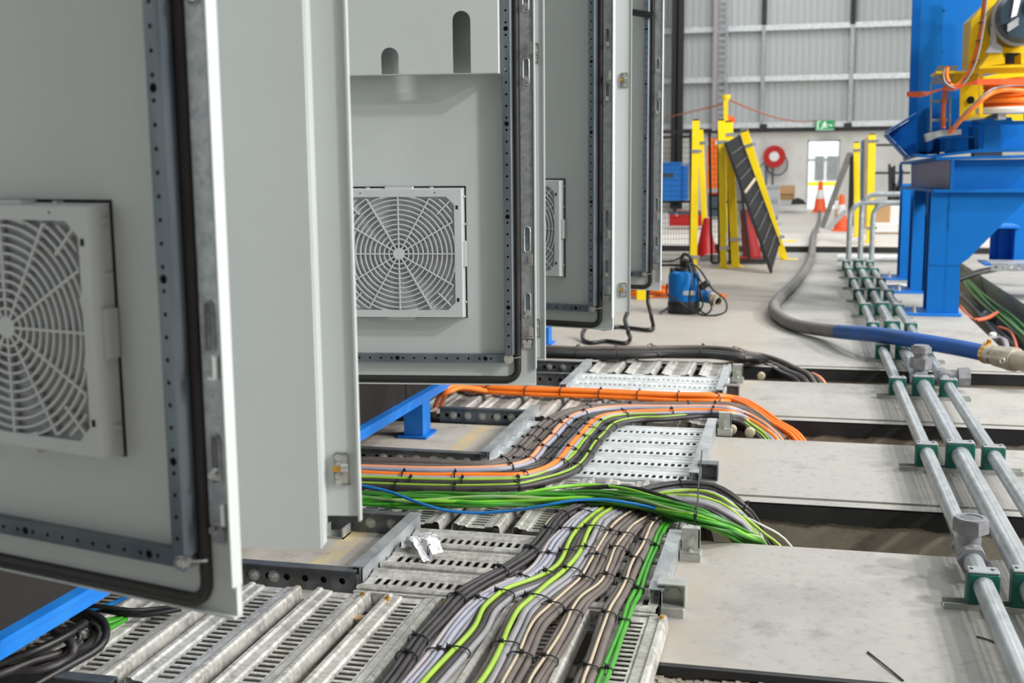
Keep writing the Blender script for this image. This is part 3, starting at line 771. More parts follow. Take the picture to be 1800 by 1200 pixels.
rail_x(m3, -.842, 4.34, 4.92, 1, 'rail_galv'); rail_x(m3, -.256, 4.34, 4.86, 1, 'rail_galv')
bracket(m3, -.250, 4.390, 'dark'); bracket(m3, -.250, 4.80, 'plate')
rail_y(m3, 4.600, -1.95, -.848, -1, 'dark_galv')
b3 = tray('farthest slotted tray, next to the thick grey and black cables', -1.95, -.225, 4.765, 5.10, 'y', 'dirty_galv', start=1.95-.775)
rail_y(b3, 4.885, -1.95, -.85, -1, 'dark_galv', bolts=(-1.02, -.96, -.90))
# copper-coloured screws at the joint of the front tray
for i, (px, py) in enumerate(((637, 1043), (681, 1049), (781, 1058), (1163, 1083))):
    p = P(px, py, .037); q = MB().cyl((p.x, p.y, p.z-.006), (p.x, p.y, p.z), .0052, 10).cyl((p.x, p.y, p.z), (p.x, p.y, p.z+.003), .003, 6)
    q.v = [tuple(Vector(v)-b0.location) for v in q.v]; q.build('joint_screw', 'brass', b0)
q = MB().box(-.868, -.245, 2.178, 2.186, .001, .030); q.v = [tuple(Vector(v)-b0.location) for v in q.v]; q.build('joint_strip', 'dirty_galv', b0)

# ------------------------------------------------------------------ cable bundles
def frames(path):
    out = []; n = len(path)
    for i in range(n):
        t = (path[min(i+1, n-1)]-path[max(i-1, 0)]).normalized()
        l = Vector((t.y, -t.x, 0))
        if l.length < .2: l = out[-1][1] if out else Vector((1, 0, 0))
        l.normalize(); out.append((t, l, l.cross(t)))
    return out
TIE = {}
def bundle(label, pts, members, z=.05, ties=(), name='cable_bundle', cat='cables', wob=.0012, drop=True, group=None, sag=0.0, step=.018, flare=1.0, seed=1, n=8, main='c_black'):
    rnd = random.Random(seed)
    ctrl = pts3(pts, z)
    if pts[0][0] <= 770 and pts[0][1] < 900: ctrl.insert(0, ctrl[0]+Vector((-.65, 0, 0)))      # runs on under the cabinets
    if drop:
        e, d = ctrl[-1], (ctrl[-1]-ctrl[-2]).normalized(); ctrl += [e + d*.06 + Vector((0, 0, -.06)), e + d*.10 + Vector((0, 0, -.20))]
    path = spline(ctrl, step); fr_ = frames(path); o0 = path[0].copy()
    th = thing(name, label, cat, o0, group=group); acc = [0.0]
    for i in range(1, len(path)): acc.append(acc[-1]+(path[i]-path[i-1]).length)
    for mi, mem in enumerate(members):
        lat, up, r, m = mem[:4]; ph = rnd.random()*6.28; ph2 = rnd.random()*6.28; f = 14+rnd.random()*10; wv = mem[4] if len(mem) > 4 else wob
        FL = [1+(flare-1)*max(0.0, (a_/acc[-1]-.72)/.28)**1.3 for a_ in acc]
        pp = [path[i] + fr_[i][1]*(lat*FL[i] + wv*math.sin(acc[i]*f+ph)) + fr_[i][2]*(up*FL[i]**.5 + .5*wv*math.sin(acc[i]*f*.8+ph2)) - o0 for i in range(len(path))]
        MB().tube(pp, r, n).build('cable', m, th, 60, None if m == main else dict(c_black='black cable', c_jet='black cable', c_brown='grey brown cable', c_lilac='lilac cable', c_grey='grey cable', c_pink='pinkish grey cable', c_yg='yellow green cable', c_olive='olive green cable', c_orange='orange cable', c_green='green cable', c_dgreen='dark green cable', c_lime='lime green cable', c_beige='beige cable', c_blue='blue cable', c_white='white cable', c_sage='pale green cable', c_salmon='pale orange cable').get(m))
    lo = min(a[0]-a[2] for a in members); hi = max(a[0]+a[2] for a in members); tb = min(a[1]-a[2] for a in members); tt = max(a[1]+a[2] for a in members)
    cl, cu, hw, hh = (lo+hi)/2, (tb+tt)/2, (hi-lo)/2+.0012, (tt-tb)/2+.0012
    for (px, py) in ties:
        # nearest path sample to the tie's place on the tray
        w = P(px, py, z); i = min(range(len(path)), key=lambda k: (path[k]-w).length_squared)
        t, l, u = fr_[i]; c = path[i]-o0; q = MB(); k0 = len(q.v); N = 16
        for s_ in (-.0019, .0019):
            for g_ in (0, .0015):
                for k in range(N):
                    a = 2*math.pi*k/N; ca, sa = math.cos(a), math.sin(a)
                    ca = math.copysign(abs(ca)**.75, ca); sa = math.copysign(abs(sa)**.75, sa)
                    q.v.append(tuple(c + t*s_ + l*(cl+(hw+g_)*ca) + u*(cu+(hh+g_)*sa)))
        for A, B in ((0, 1), (1, 3), (3, 2), (2, 0)):
            for k in range(N): q.f.append((k0+A*N+k, k0+A*N+(k+1) % N, k0+B*N+(k+1) % N, k0+B*N+k))
        side = rnd.choice((-.75, -.3, .1)); hc = c + l*(cl+hw*side) + u*(cu+hh*math.sqrt(max(0, 1-side*side))*.92+.0022)
        q.hexa([hc+t*a*.0038+l*b*.0038+u*d*.0032 for d in (-1, 1) for a, b in ((-1, -1), (1, -1), (1, 1), (-1, 1))])
        tl = hc + u*.007 - l*.004; q.bar(hc, tl, .0026, .0014)
        q.build('cable_tie', 'black_plastic', th)
    return th
BL, BR = 'c_black', 'c_brown'
G1 = 'cables fanning out of the front trench'
bundle('five thick black cables at the outer left of the fan on the front tray',
  [(650, 1245), (688, 1200), (735, 1130), (773, 1090), (808, 1050), (845, 1026), (890, 1003), (933, 973), (963, 938), (988, 908), (1018, 893), (1065, 880), (1120, 868, .055), (1163, 858, .06), (1197, 854, .062), (1230, 855, .062), (1255, 859, .058), (1280, 872, .045), (1305, 892, .02), (1322, 913, -.015), (1340, 942, -.06), (1352, 958, -.085)],
  [(-.0115, 0, .0058, BL), (-.0005, .0010, .0060, BL), (.0110, 0, .0058, BL), (-.006, .0092, .0054, BL), (.006, .0094, .0054, BL)], z=.044,
  ties=[(688, 1160), (727, 1128), (790, 1055), (887, 1007), (935, 975), (958, 938), (990, 910), (1195, 855), (1318, 908)], seed=2)
bundle('lilac and pinkish grey cables strapped beside the thick black ones',
  [(686, 1245), (727, 1200), (765, 1155), (803, 1100), (838, 1063), (870, 1040), (927, 1013), (947, 998), (963, 977), (978, 953), (997, 933), (1013, 915), (1038, 898), (1090, 880), (1150, 869, .052), (1197, 863, .056), (1223, 864, .056), (1255, 869, .052), (1288, 887, .03), (1305, 905, .005), (1322, 927, -.03), (1333, 950, -.06)],
  [(-.0155, -.001, .0058, 'c_pink'), (-.0045, 0, .0062, 'c_lilac'), (.0060, .001, .0060, 'c_lilac'), (.0150, -.001, .0050, 'c_grey')], z=.044,
  ties=[(766, 1147), (843, 1057), (920, 1017), (962, 977), (993, 935), (1028, 903)], seed=3, main='c_lilac')
bundle('yellow green cable strapped to two black ones, left of the pale grey pair',
  [(712, 1240), (748, 1200), (798, 1147), (832, 1107), (850, 1072), (873, 1052), (890, 1040), (935, 1023), (958, 1012), (977, 998), (990, 980), (1000, 958), (1013, 937), (1033, 915), (1057, 898), (1105, 882), (1150, 873, .055), (1185, 868, .06), (1223, 866, .06), (1255, 873, .055), (1280, 887, .04), (1307, 910, .0), (1322, 933, -.035), (1334, 953, -.06)],
  [(0, .006, .0052, 'c_yg'), (.0108, 0, .0066, BL), (-.0085, -.001, .0058, BL), (.0225, -.001, .0060, 'c_grey')], z=.044,
  ties=[(800, 1143), (880, 1045), (960, 1012), (998, 973), (1015, 935)], seed=4)
bundle('bright yellow green cable strapped along two thick pale grey cables',
  [(815, 1240), (848, 1200), (877, 1147), (895, 1107), (913, 1073), (935, 1054), (960, 1033), (988, 1011), (1017, 975), (1028, 953), (1038, 932), (1050, 913), (1077, 897), (1125, 884), (1165, 876, .052), (1197, 875, .056), (1227, 877, .056), (1263, 887, .045), (1288, 903, .025), (1310, 923, -.005), (1328, 951, -.045)],
  [(0, .0062, .0054, 'c_yg'), (.0125, 0, .0080, 'c_grey'), (.0275, 0, .0075, 'c_grey'), (-.0110, -.001, .0068, BR)], z=.046,
  ties=[(875, 1140), (935, 1055), (988, 1008), (1020, 970), (1038, 930)], seed=5, main='c_grey')
bundle('thick grey brown cables with one beige core, next to the pale grey pair',
  [(868, 1240), (887, 1198), (913, 1150), (928, 1117), (942, 1093), (962, 1073), (993, 1045), (1020, 1022), (1030, 1007), (1043, 982), (1053, 962), (1068, 940), (1087, 920), (1113, 903), (1145, 894), (1185, 889, .035), (1215, 893, .01)],
  [(0, .0080, .0032, 'c_beige'), (-.0090, 0, .0074, BR), (.0068, -.001, .0074, BR), (.0200, -.001, .0068, BR)], z=.046,
  ties=[(915, 1160), (965, 1070), (1022, 1020), (1045, 980), (1072, 942)], seed=6, main=BR)
bundle('grey brown cables with a beige core that make the sharpest bend in the fan',
  [(918, 1235), (933, 1200), (958, 1162), (977, 1130), (993, 1102), (1007, 1075), (1023, 1053), (1050, 1032), (1061, 1017), (1066, 1004), (1072, 992), (1082, 968), (1095, 948), (1112, 927), (1138, 912), (1163, 902), (1195, 897, .03), (1220, 901, .005)],
  [(0, .0072, .0031, 'c_beige'), (-.0078, 0, .0064, BR), (.0066, -.001, .0070, BR), (.0170, -.002, .0048, BR)], z=.045,
  ties=[(960, 1165), (1010, 1080), (1062, 1015), (1080, 970), (1100, 945), (1148, 910)], seed=7, main=BR)
bundle('two thick grey brown cables with a beige core, next to the bright green pair',
  [(1015, 1235), (1026, 1198), (1038, 1172), (1048, 1145), (1060, 1108), (1072, 1073), (1088, 1048), (1100, 1027), (1108, 1004), (1115, 988), (1127, 967), (1137, 943), (1145, 927), (1157, 915), (1182, 907), (1205, 905, .03), (1228, 910, .005)],
  [(0, .0086, .0034, 'c_beige'), (-.0090, 0, .0078, BR), (.0086, 0, .0076, BR)], z=.046,
  ties=[(1030, 1178), (1068, 1085), (1100, 1030), (1115, 987), (1132, 955), (1150, 922)], seed=8, main=BR)
bundle('pair of bright green cables hugging the right side rail of the front tray',
  [(1043, 1235), (1058, 1198), (1073, 1160), (1087, 1123), (1098, 1093), (1108, 1063), (1122, 1038), (1130, 1015), (1140, 985), (1152, 957), (1162, 935), (1172, 922), (1188, 913), (1213, 911, .055), (1240, 920, .045), (1265, 932, .02), (1290, 949, -.012)],
  [(-.0050, 0, .0050, 'c_green'), (.0050, 0, .0050, 'c_green')], z=.044,
  ties=[(1066, 1182), (1100, 1092), (1122, 1035), (1150, 962)], seed=9, main='c_green')
bundle('loose thin beige cable curving free to the left of the black bundle', [(998, 892), (978, 905), (963, 918), (947, 943), (938, 958), (930, 972)], [(0, 0, .0045, 'c_beige')], z=.050, name='cable', cat='cable', drop=False, main='c_beige')
# big loose green bundle
random.seed(21); mem = []
for k in range(26):
    a = 2*math.pi*random.random(); r = math.sqrt(random.random())
    mem.append((.031*r*math.cos(a), .017*r*math.sin(a), .0046, random.choice(['c_green', 'c_green', 'c_dgreen', 'c_lime', 'c_green', 'c_olive', 'c_dgreen', 'c_sage']), .007))
gb = bundle('thick loose bundle of green cables crossing the middle and dropping into the trench',
  [(560, 876), (636, 878), (700, 880), (760, 880), (850, 880), (950, 877), (1050, 876, .062), (1130, 885, .068), (1190, 898, .070), (1227, 907, .066), (1252, 917, .056), (1278, 931, .030), (1300, 945, .0), (1318, 958, -.04)],
  mem, z=.058, ties=[], seed=11, flare=1.5, name='cable_bundle', main='c_green')
bundle('single green cable arching over the top of the green bundle', [(840, 884, .05), (880, 876, .06), (960, 860), (1010, 853), (1050, 852), (1095, 858), (1150, 874), (1200, 888), (1232, 900, .074), (1272, 920, .045), (1312, 947, -.005), (1325, 958, -.035)], [(0, 0, .0046, 'c_lime')], z=.078, name='cable', cat='cable', main='c_lime')
bundle('black cable lying over the far edge of the green bundle', [(960, 878, .04), (1000, 866, .06), (1060, 856), (1120, 859), (1170, 873), (1205, 886), (1232, 893, .065), (1265, 907, .05), (1298, 930, .008), (1316, 953, -.035)], [(0, 0, .006, 'c_jet')], z=.075, name='cable', cat='cable', main='c_jet')
bundle('thin bright blue cable snaking over the green bundle', [(600, 848, .10), (635, 853, .10), (680, 863, .09), (713, 875, .08), (747, 887, .07), (780, 896, .06), (830, 901, .055), (880, 899, .06), (930, 893, .072), (963, 887, .082), (1005, 880, .090), (1055, 878, .092), (1097, 882, .088), (1130, 888, .080), (1190, 902, .07), (1227, 910, .06), (1265, 931, .03), (1300, 952, -.015)], [(0, 0, .0038, 'c_blue')], name='cable', cat='cable', main='c_blue')
bundle('white thin cable end poking out over the open trench', [(1300, 902, .0), (1330, 918, -.01), (1347, 927, -.02), (1367, 938, -.035), (1390, 960, -.065)], [(0, 0, .0032, 'c_white')], name='cable', cat='cable', main='c_white')
bundle('yellow green cable straying into the trench beside the white cable end', [(1262, 874, .055), (1290, 895, .03), (1320, 918, .0), (1345, 940, -.03), (1370, 959, -.055)], [(0, 0, .0045, 'c_yg')], name='cable', cat='cable', main='c_yg')
# S-bend bundles between second tray run and second trench
bundle('two thick grey brown cables on the outside of the S bend', [(560, 806), (636, 808), (760, 812), (830, 816), (860, 815), (885, 809), (903, 800), (915, 788), (927, 775), (943, 758), (960, 743), (977, 732), (1002, 722), (1035, 716), (1107, 712), (1160, 711), (1210, 711), (1257, 711), (1285, 712), (1310, 719, 'Y', 4.12), (1335, 733, 'Y', 4.08), (1357, 752, 'Y', 4.04), (1382, 773, 'Y', 4.0)],
  [(-.0095, 0, .0088, BR), (.0090, 0, .0094, BR)], z=.048, ties=[(885, 808), (911, 790), (930, 770), (942, 755), (962, 740), (1032, 717), (1110, 712), (1210, 711), (1258, 711), (1352, 748)], seed=12, main=BR)
bundle('three thin grey brown cables second from the outside of the S bend', [(560, 814), (636, 816), (760, 820), (830, 822), (865, 819), (902, 814), (915, 805), (932, 792), (947, 778), (960, 765), (977, 750), (993, 736), (1018, 725), (1040, 720), (1077, 716), (1160, 714), (1257, 714), (1300, 721, 'Y', 4.1), (1345, 752, 'Y', 4.03), (1374, 773, 'Y', 3.99)],
  [(-.0115, 0, .0058, BR), (0, .001, .0058, BR), (.0115, 0, .0058, BR)], z=.046, ties=[(910, 808), (930, 795), (946, 777), (966, 758), (982, 742)], seed=13, main=BR)
bundle('pale orange and lilac pair on the outer half of the S bend', [(560, 820), (636, 822), (760, 826), (860, 824), (897, 820), (927, 812), (943, 800), (955, 785), (967, 772), (982, 755), (997, 741), (1013, 730), (1040, 722), (1068, 718), (1110, 716), (1160, 716), (1202, 716), (1253, 716), (1285, 718), (1310, 727, 'Y', 4.08), (1335, 742, 'Y', 4.04), (1352, 755, 'Y', 4.0), (1371, 773, 'Y', 3.97)],
  [(-.0065, .001, .0080, 'c_salmon'), (.0085, 0, .0070, 'c_lilac')], z=.056, ties=[(900, 820), (932, 810), (955, 788), (972, 768), (988, 748), (1002, 738), (1025, 726)], seed=14, main='c_salmon')
bundle('bundle of black cables in the middle of the S bend', [(560, 826), (636, 828), (760, 832), (860, 829), (918, 823), (947, 815), (960, 805), (973, 793), (988, 777), (1003, 760), (1022, 743), (1043, 731), (1068, 724), (1102, 720), (1160, 719), (1253, 719), (1300, 728, 'Y', 4.06), (1345, 757, 'Y', 3.99), (1365, 773, 'Y', 3.96)],
  [(-.0130, 0, .0074, BL), (.0015, .001, .0078, BL), (.0155, 0, .0074, BL), (-.0055, .0060, .0062, BL), (.0085, .0060, .0062, BL)], z=.044, ties=[(955, 812), (977, 792), (990, 775), (1005, 757), (1022, 742)], seed=15)
bundle('thick bright orange cable between two lilac cables in the S bend', [(560, 832), (636, 834), (760, 838), (860, 838), (910, 837), (940, 831), (967, 821), (982, 810), (993, 797), (1005, 782), (1018, 767), (1032, 752), (1043, 742), (1060, 733), (1085, 728), (1110, 726), (1160, 725), (1210, 723), (1253, 723), (1285, 726), (1310, 736, 'Y', 4.03), (1335, 750, 'Y', 4.0), (1352, 762, 'Y', 3.96), (1364, 773, 'Y', 3.94)],
  [(-.0130, 0, .0066, 'c_lilac'), (0, .0035, .0090, 'c_orange'), (.0130, 0, .0066, 'c_lilac')], z=.060, ties=[(715, 836), (805, 838), (918, 836), (975, 813), (997, 792), (1013, 770), (1030, 752), (1042, 742), (1100, 727), (1175, 724), (1252, 723)], seed=16, main='c_orange')
bundle('yellow green earth cables tied over black ones on the inside of the S bend', [(560, 842), (636, 843), (760, 847), (860, 847), (910, 845), (943, 839), (973, 825), (993, 813), (1007, 800), (1017, 788), (1027, 775), (1042, 758), (1057, 743), (1073, 736), (1102, 732), (1160, 730), (1210, 727), (1250, 726), (1285, 731), (1310, 742, 'Y', 4.0), (1330, 755, 'Y', 3.97), (1350, 772, 'Y', 3.94)],
  [(-.0035, .0080, .0036, 'c_olive'), (.0045, .0086, .0036, 'c_yg'), (.0095, 0, .0078, BL), (-.0070, 0, .0070, BL)], z=.053, ties=[(722, 846), (810, 848), (912, 845), (990, 817), (1008, 797), (1028, 772), (1040, 757), (1055, 745), (1098, 733)], seed=17)
bundle('single yellow green earth cable tied over black cables, innermost of the S bend', [(560, 851), (636, 853), (760, 857), (860, 857), (910, 855), (947, 847), (993, 833), (1013, 822), (1025, 811), (1037, 795), (1048, 778), (1062, 763), (1075, 750), (1093, 742), (1127, 737), (1160, 736), (1210, 732), (1243, 730), (1285, 736), (1310, 748, 'Y', 3.97), (1327, 760, 'Y', 3.94), (1342, 772, 'Y', 3.92)],
  [(0, .0075, .0037, 'c_yg'), (.0090, 0, .0078, BL), (-.0080, 0, .0066, BL)], z=.046, ties=[(700, 856), (800, 858), (905, 856), (1018, 822), (1034, 800), (1048, 778), (1065, 762), (1078, 749)], seed=18)
bundle('straight bundle of thick bright orange cables leading to the second trench', [(765, 680), (800, 680), (860, 687), (925, 690), (987, 692), (1055, 695), (1122, 698), (1192, 701), (1257, 702), (1285, 706, 'Y', 4.26), (1310, 714, 'Y', 4.2), (1335, 729, 'Y', 4.15), (1360, 748, 'Y', 4.08), (1398, 773, 'Y', 4.02)],
  [(-.0270, 0, .0085, 'c_orange'), (-.0095, 0, .0088, 'c_orange'), (.0085, 0, .0088, 'c_orange'), (.0260, 0, .0085, 'c_orange'), (-.016, .0150, .0082, 'c_orange'), (.002, .0155, .0082, 'c_orange'), (.018, .0148, .0080, 'c_orange')], z=.048,
  ties=[(862, 687), (925, 690), (988, 692), (1056, 695), (1124, 698), (1192, 701), (1257, 702)], seed=19, main='c_orange')
bundle('slack orange cable loop hanging beside the blue foot', [(850, 686, .07), (822, 682, .10), (800, 682, .12), (783, 690, .11), (774, 702, .07), (770, 716, .03)], [(-.010, 0, .0080, 'c_orange'), (.012, .004, .0080, 'c_orange')], name='cable', cat='cable', drop=False, main='c_orange')
bundle('very thick black and grey cables curving into the farthest trench', [(900, 616), (962, 620), (1030, 622), (1113, 622), (1172, 620), (1240, 621), (1300, 626), (1335, 633, 'Y', 5.36), (1363, 642, 'Y', 5.3), (1390, 655, 'Y', 5.18), (1416, 669, 'Y', 5.1)],
  [(.010, 0, .0190, BL), (-.034, 0, .0150, BR), (-.064, -.002, .0130, BL), (.044, -.002, .0150, 'c_jet'), (-.090, -.004, .0080, 'c_salmon'), (-.016, .022, .0110, BR)], z=.058, ties=[(1015, 622), (1080, 622), (1150, 620), (1235, 621), (1300, 626)], seed=20, wob=.002, n=10)
# tangle under the near door
TG = 'black cables heaped under the blue rail'
for i, (lab, pts, r, m) in enumerate([
  ('thickest worn grey black cable of the heap under the near door', [(-60, 1205, .05), (0, 1182, .05), (75, 1178, .05), (120, 1158, .055), (131, 1140, .07), (117, 1122, .08), (95, 1112, .08)], .0085, BL),
  ('black cable curling widest to the right out of the heap', [(-40, 1190, .03), (20, 1175, .04), (100, 1152, .05), (160, 1125, .05), (185, 1107, .06), (180, 1090, .07), (155, 1077, .08), (120, 1072, .08)], .0075, 'c_jet'),
  ('black cable making the inner upright loop of the heap', [(60, 1205, .04), (140, 1160, .05), (175, 1138, .06), (186, 1115, .07), (182, 1097, .08), (160, 1082, .085)], .0075, 'c_jet'),
  ('black cable lying straight along the top of the heap', [(-60, 1185, .07), (0, 1164, .075), (62, 1142, .085), (117, 1117, .09), (150, 1095, .09)], .0080, 'c_jet'),
  ('dull black cable in the middle of the heap', [(-60, 1200, .05), (0, 1184, .055), (60, 1160, .06), (107, 1147, .06), (140, 1128, .06)], .0075, BL),
  ('short black cable loop standing up at the back of the heap', [(130, 1082, .05), (160, 1095, .06), (167, 1115, .06), (155, 1135, .05), (112, 1150, .04)], .0105, BL),
  ('small black cable ring at the centre of the heap', [(120, 1098, .08), (137, 1108, .09), (141, 1122, .08), (125, 1135, .07)], .0050, 'c_jet'),
  ('long thin black cable reaching from the heap across the front tray', [(120, 1068, .06), (175, 1072, .055), (237, 1081, .05), (280, 1077, .05), (318, 1070, .05)], .0050, 'c_jet'),
  ('second thin black cable reaching across the front tray', [(130, 1064, .07), (180, 1067, .065), (230, 1073, .055), (270, 1070, .05), (300, 1066, .05)], .0050, 'c_jet'),
  ('thin blue cable behind the heap under the near door', [(150, 1072, .06), (180, 1066, .065), (205, 1057, .07), (225, 1046, .08)], .0045, 'c_blue')]):
    bundle(lab, pts, [(0, 0, r, m)], name='cable', cat='cable', drop=False, seed=40+i, main=m)
for i in range(6):
    dz = .002*(i % 3)
    bundle('green cable at the back of the heap under the near door', [(158, 1090+6*i-4, .045+dz), (175, 1094+4.2*i-6, .045+dz), (195, 1088+3*i, .042+dz), (222, 1080+1.6*i, .042)], [(0, 0, .0046, 'c_green')], name='cable', cat='cable', drop=False, seed=60+i, group='green cables behind the black heap', main='c_green')
# slack black leads under the far doors
for lab, pts in (('slack black lead looping on the floor below the fourth cabinet door', [(1106, 545, 'Y', 5.75), (1099, 560, 'Y', 5.7), (1104, 582, 'Y', 5.6), (1107, 597, .012), (1098, 603, .012), (1065, 599, .012), (1040, 602, .012), (1025, 596, .012), (1024, 585, 'Y', 5.85), (1030, 575, 'Y', 5.9)]),
                 ('slack black lead hanging to the floor behind the fourth cabinet door', [(1139, 500, 'Y', 6.3), (1139, 530, 'Y', 6.3), (1145, 556, 'Y', 6.25), (1148, 572, .012), (1142, 580, .012), (1115, 577, .012), (1090, 574, .012), (1060, 577, .012)])):
    bundle(lab, pts, [(0, 0, .0105, 'c_jet')], name='cable', cat='cable', drop=False, main='c_jet')
# long tie strap hanging round the green bundle
q = MB(); pp = spline(pts3([(1234, 792, .07), (1231, 820, .075), (1228, 850, .085), (1226, 885, .10), (1224, 905, .095), (1222, 914, .08)]), .02)
o0 = pp[0].copy(); q.tube([p-o0 for p in pp], .0019, 6)
o = q.build('strap_tie', 'black_plastic', None); o.location = o0; tag(o, 'long dark tie strap pulled from the second tray rail over the green bundle', 'cable tie')
c = P(1223, 905, .075); q = MB().tube([(.0, .034*math.cos(2*math.pi*k/24), .019*math.sin(2*math.pi*k/24)) for k in range(24)], .0018, 6, close=True).box(-.003, .003, -.034, -.028, .004, .012)
o = q.build('cable_tie', 'black_plastic', None); o.location = c + Vector((0, 0, 0)); tag(o, 'black cable tie cinched round the green bundle above the bolted bracket', 'cable tie')
# crumpled white label on the tray
random.seed(5)
A, B, Cc, D = P(716, 944, .05), P(762, 935, .058), P(779, 970, .044), P(744, 979, .042)
q = MB(); n = 9; grid = []
for i in range(n+1):
    for j in range(n+1):
        u, v = i/n, j/n
        p = A*(1-u)*(1-v)+B*u*(1-v)+Cc*u*v+D*(1-u)*v
        p = p + Vector((random.uniform(-.002, .002), random.uniform(-.002, .002), random.uniform(-.0015, .002) + .013*math.sin(math.pi*v)*(1-.3*u)))
        if u < .35 and v > .4: p.z = max(.030, p.z-.012)
        q.v.append(tuple(p-A))
for i in range(n):
    for j in range(n): q.f.append((i*(n+1)+j, (i+1)*(n+1)+j, (i+1)*(n+1)+j+1, i*(n+1)+j+1))
lab = thing('crumpled_label', 'crumpled white printed label lying on the dusty tray', 'label', A)
o = q.build('sheet', 'paper', lab); sm = o.modifiers.new('thickness', 'SOLIDIFY'); sm.thickness = .0006
def on_sheet(u, v):
    i, j = u*n, v*n; a, b = min(int(i), n-1), min(int(j), n-1); f, g = i-a, j-b
    V = lambda a_, b_: Vector(q.v[a_*(n+1)+b_])
    return V(a, b)*(1-f)*(1-g)+V(a+1, b)*f*(1-g)+V(a+1, b+1)*f*g+V(a, b+1)*(1-f)*g + Vector((0, -.0008, .0016))
mk = MB(); N = 16
mk.tube([on_sheet(.42+.05*math.cos(2*math.pi*k/N)+.10*math.sin(2*math.pi*k/N), .80-.07*math.sin(2*math.pi*k/N)+.02*math.cos(2*math.pi*k/N)) for k in range(3, N)], .0009, 5)
mk.build('printed_zero', 'dark_hole', lab)
mk = MB()
for r_, v0 in enumerate((.18, .25, .33, .42)):
    u0_ = .30
    while u0_ < .8:
        w_ = random.uniform(.05, .13)
        if random.random() > .2: mk.tube([on_sheet(u0_, v0), on_sheet(u0_+w_*.8, v0)], .0006, 4)
        u0_ += w_+.03
mk.build('small_print', 'motor_grey', lab)
cr = MB(); pc = P(721, 962, .035)-A
for i in range(7):
    for j in range(7):
        cr.v.append((pc.x+(i-3)*.006+random.uniform(-.004, .004), pc.y+(j-3)*.006+random.uniform(-.004, .004), pc.z+random.uniform(0, .014)))
for i in range(6):
    for j in range(6): cr.f.append((i*7+j, (i+1)*7+j, (i+1)*7+j+1, i*7+j+1))
cr.build('torn_backing', 'light_grey', lab)
# cable-tie offcuts on the slab
for lab_, a, b in (('black tie offcut lying alone in the middle of the nearest slab', (1525, 1145), (1588, 1196)), ('black tie offcut lying between the shadows of the nearest pipe', (1717, 1118), (1756, 1131)), ('black tie offcut partly behind the nearest pipe', (1790, 1139), (1826, 1152))):
    p0, p1 = P(*a, .002), P(*b, .002); m_ = (p0+p1)/2+Vector((0, 0, .0006))
    q = MB().tube(spline([p0-p0, m_-p0, p1-p0], .01), .0016, 6); o = q.build('tie_offcut', 'black_plastic'); o.location = p0
    tag(o, lab_, 'cable tie', 'cut cable-tie ends on the slab')

p = P(628, 1088, .012); q = MB(); q.prism([(-.022, -.004, 0), (.006, -.010, .001), (.020, .002, .003), (.004, .010, .003), (-.018, .006, .001)], (0, 0, .003)); o = q.build('metal_offcut', 'wood'); o.location = p; tag(o, 'small copper coloured metal offcut lying in a gap of the front tray', 'scrap')
p = P(566, 945, 0); o = MB().box(0, .055, 0, .05, 0, .004).box(0, .004, 0, .05, 0, .026).box(.051, .055, 0, .05, 0, .026).build('channel_offcut', 'dull_zinc'); o.location = p; tag(o, 'short galvanised channel offcut lying under the plain door leaf', 'scrap')
# ------------------------------------------------------------------ hydraulic pipes with clamps on strut rails
PXS = [(.378, .0205), (.470, .0260), (.560, .0205)]
PZ = .052
def pipe_label(k): return ['left pipe of the three long galvanised pipes, with a hex-capped tee closest to the lens', 'thicker middle pipe of the three long galvanised pipes, with a tall hex fitting', 'right pipe of the three long galvanised pipes, with a sideways hex cap'][k]
YF = 10.15
for k, (x, r) in enumerate(PXS):
    t = thing('galvanised_pipe', pipe_label(k), 'pipe', (x, 2, 0), group='long galvanised floor pipes')
    top = [PY(1487, 356, YF).z, PY(1503, 341, YF).z, PY(1522, 357, YF).z][k]
    yy = YF + .0*k
    q = MB(); o = Vector((x, 2, 0))
    q.tube([Vector((x, .4, PZ))-o, Vector((x, 5, PZ))-o, Vector((x, yy, PZ))-o], r, 16)
    q.build('pipe_run', 'pipe_galv', t, 40)
    r2 = .021
    pts = [Vector((x+.03, yy, PZ)), Vector((x+.03, yy, top-.14))] + [Vector((x+.03+.12*(1-math.cos(a)), yy, top-.12+.12*math.sin(a))) for a in (math.radians(15*i) for i in range(1, 7))] + [Vector((1.6, yy, top))]
    MB().tube([p-o for p in pts], r2, 12).build('pipe_riser', 'pipe_galv', t, 40)
def hexfit(q, p, n, r, h, bore=True):
    p, n = Vector(p), Vector(n); q.cyl(p, p+n*h, r, 6, rot=.3); q.cyl(p+n*h, p+n*(h+.002), r*.86, 18)
    return q
pipes = [o for o in COL.objects if o.name.startswith('galvanised_pipe')]
o = pipes[0].location; q = MB(); x = .378; y = 2.62
q.cyl((0, y-.045-2, PZ), (0, y+.045-2, PZ), .029, 16).cyl((0, y-2, PZ), (0, y-2, PZ+.052), .023, 14).cyl((0, y-.060-2, PZ), (0, y-.036-2, PZ), .032, 6).cyl((0, y+.036-2, PZ), (0, y+.058-2, PZ), .032, 6)
q.cyl((0, y-2, PZ+.048), (0, y-2, PZ+.078), .037, 6, rot=.3).build('tee_fitting', 'cast_fitting', pipes[0], 35)
MB().ring((0, y-2, PZ+.078), (0, y-2, PZ+.0805), .033, .024, 20).build('cap_rim', 'cast_fitting', pipes[0], 35)
MB().cyl((0, y-2, PZ+.070), (0, y-2, PZ+.0788), .0235, 18).build('cap_bore', 'dark_galv', pipes[0])
q = MB(); y = 4.72-2
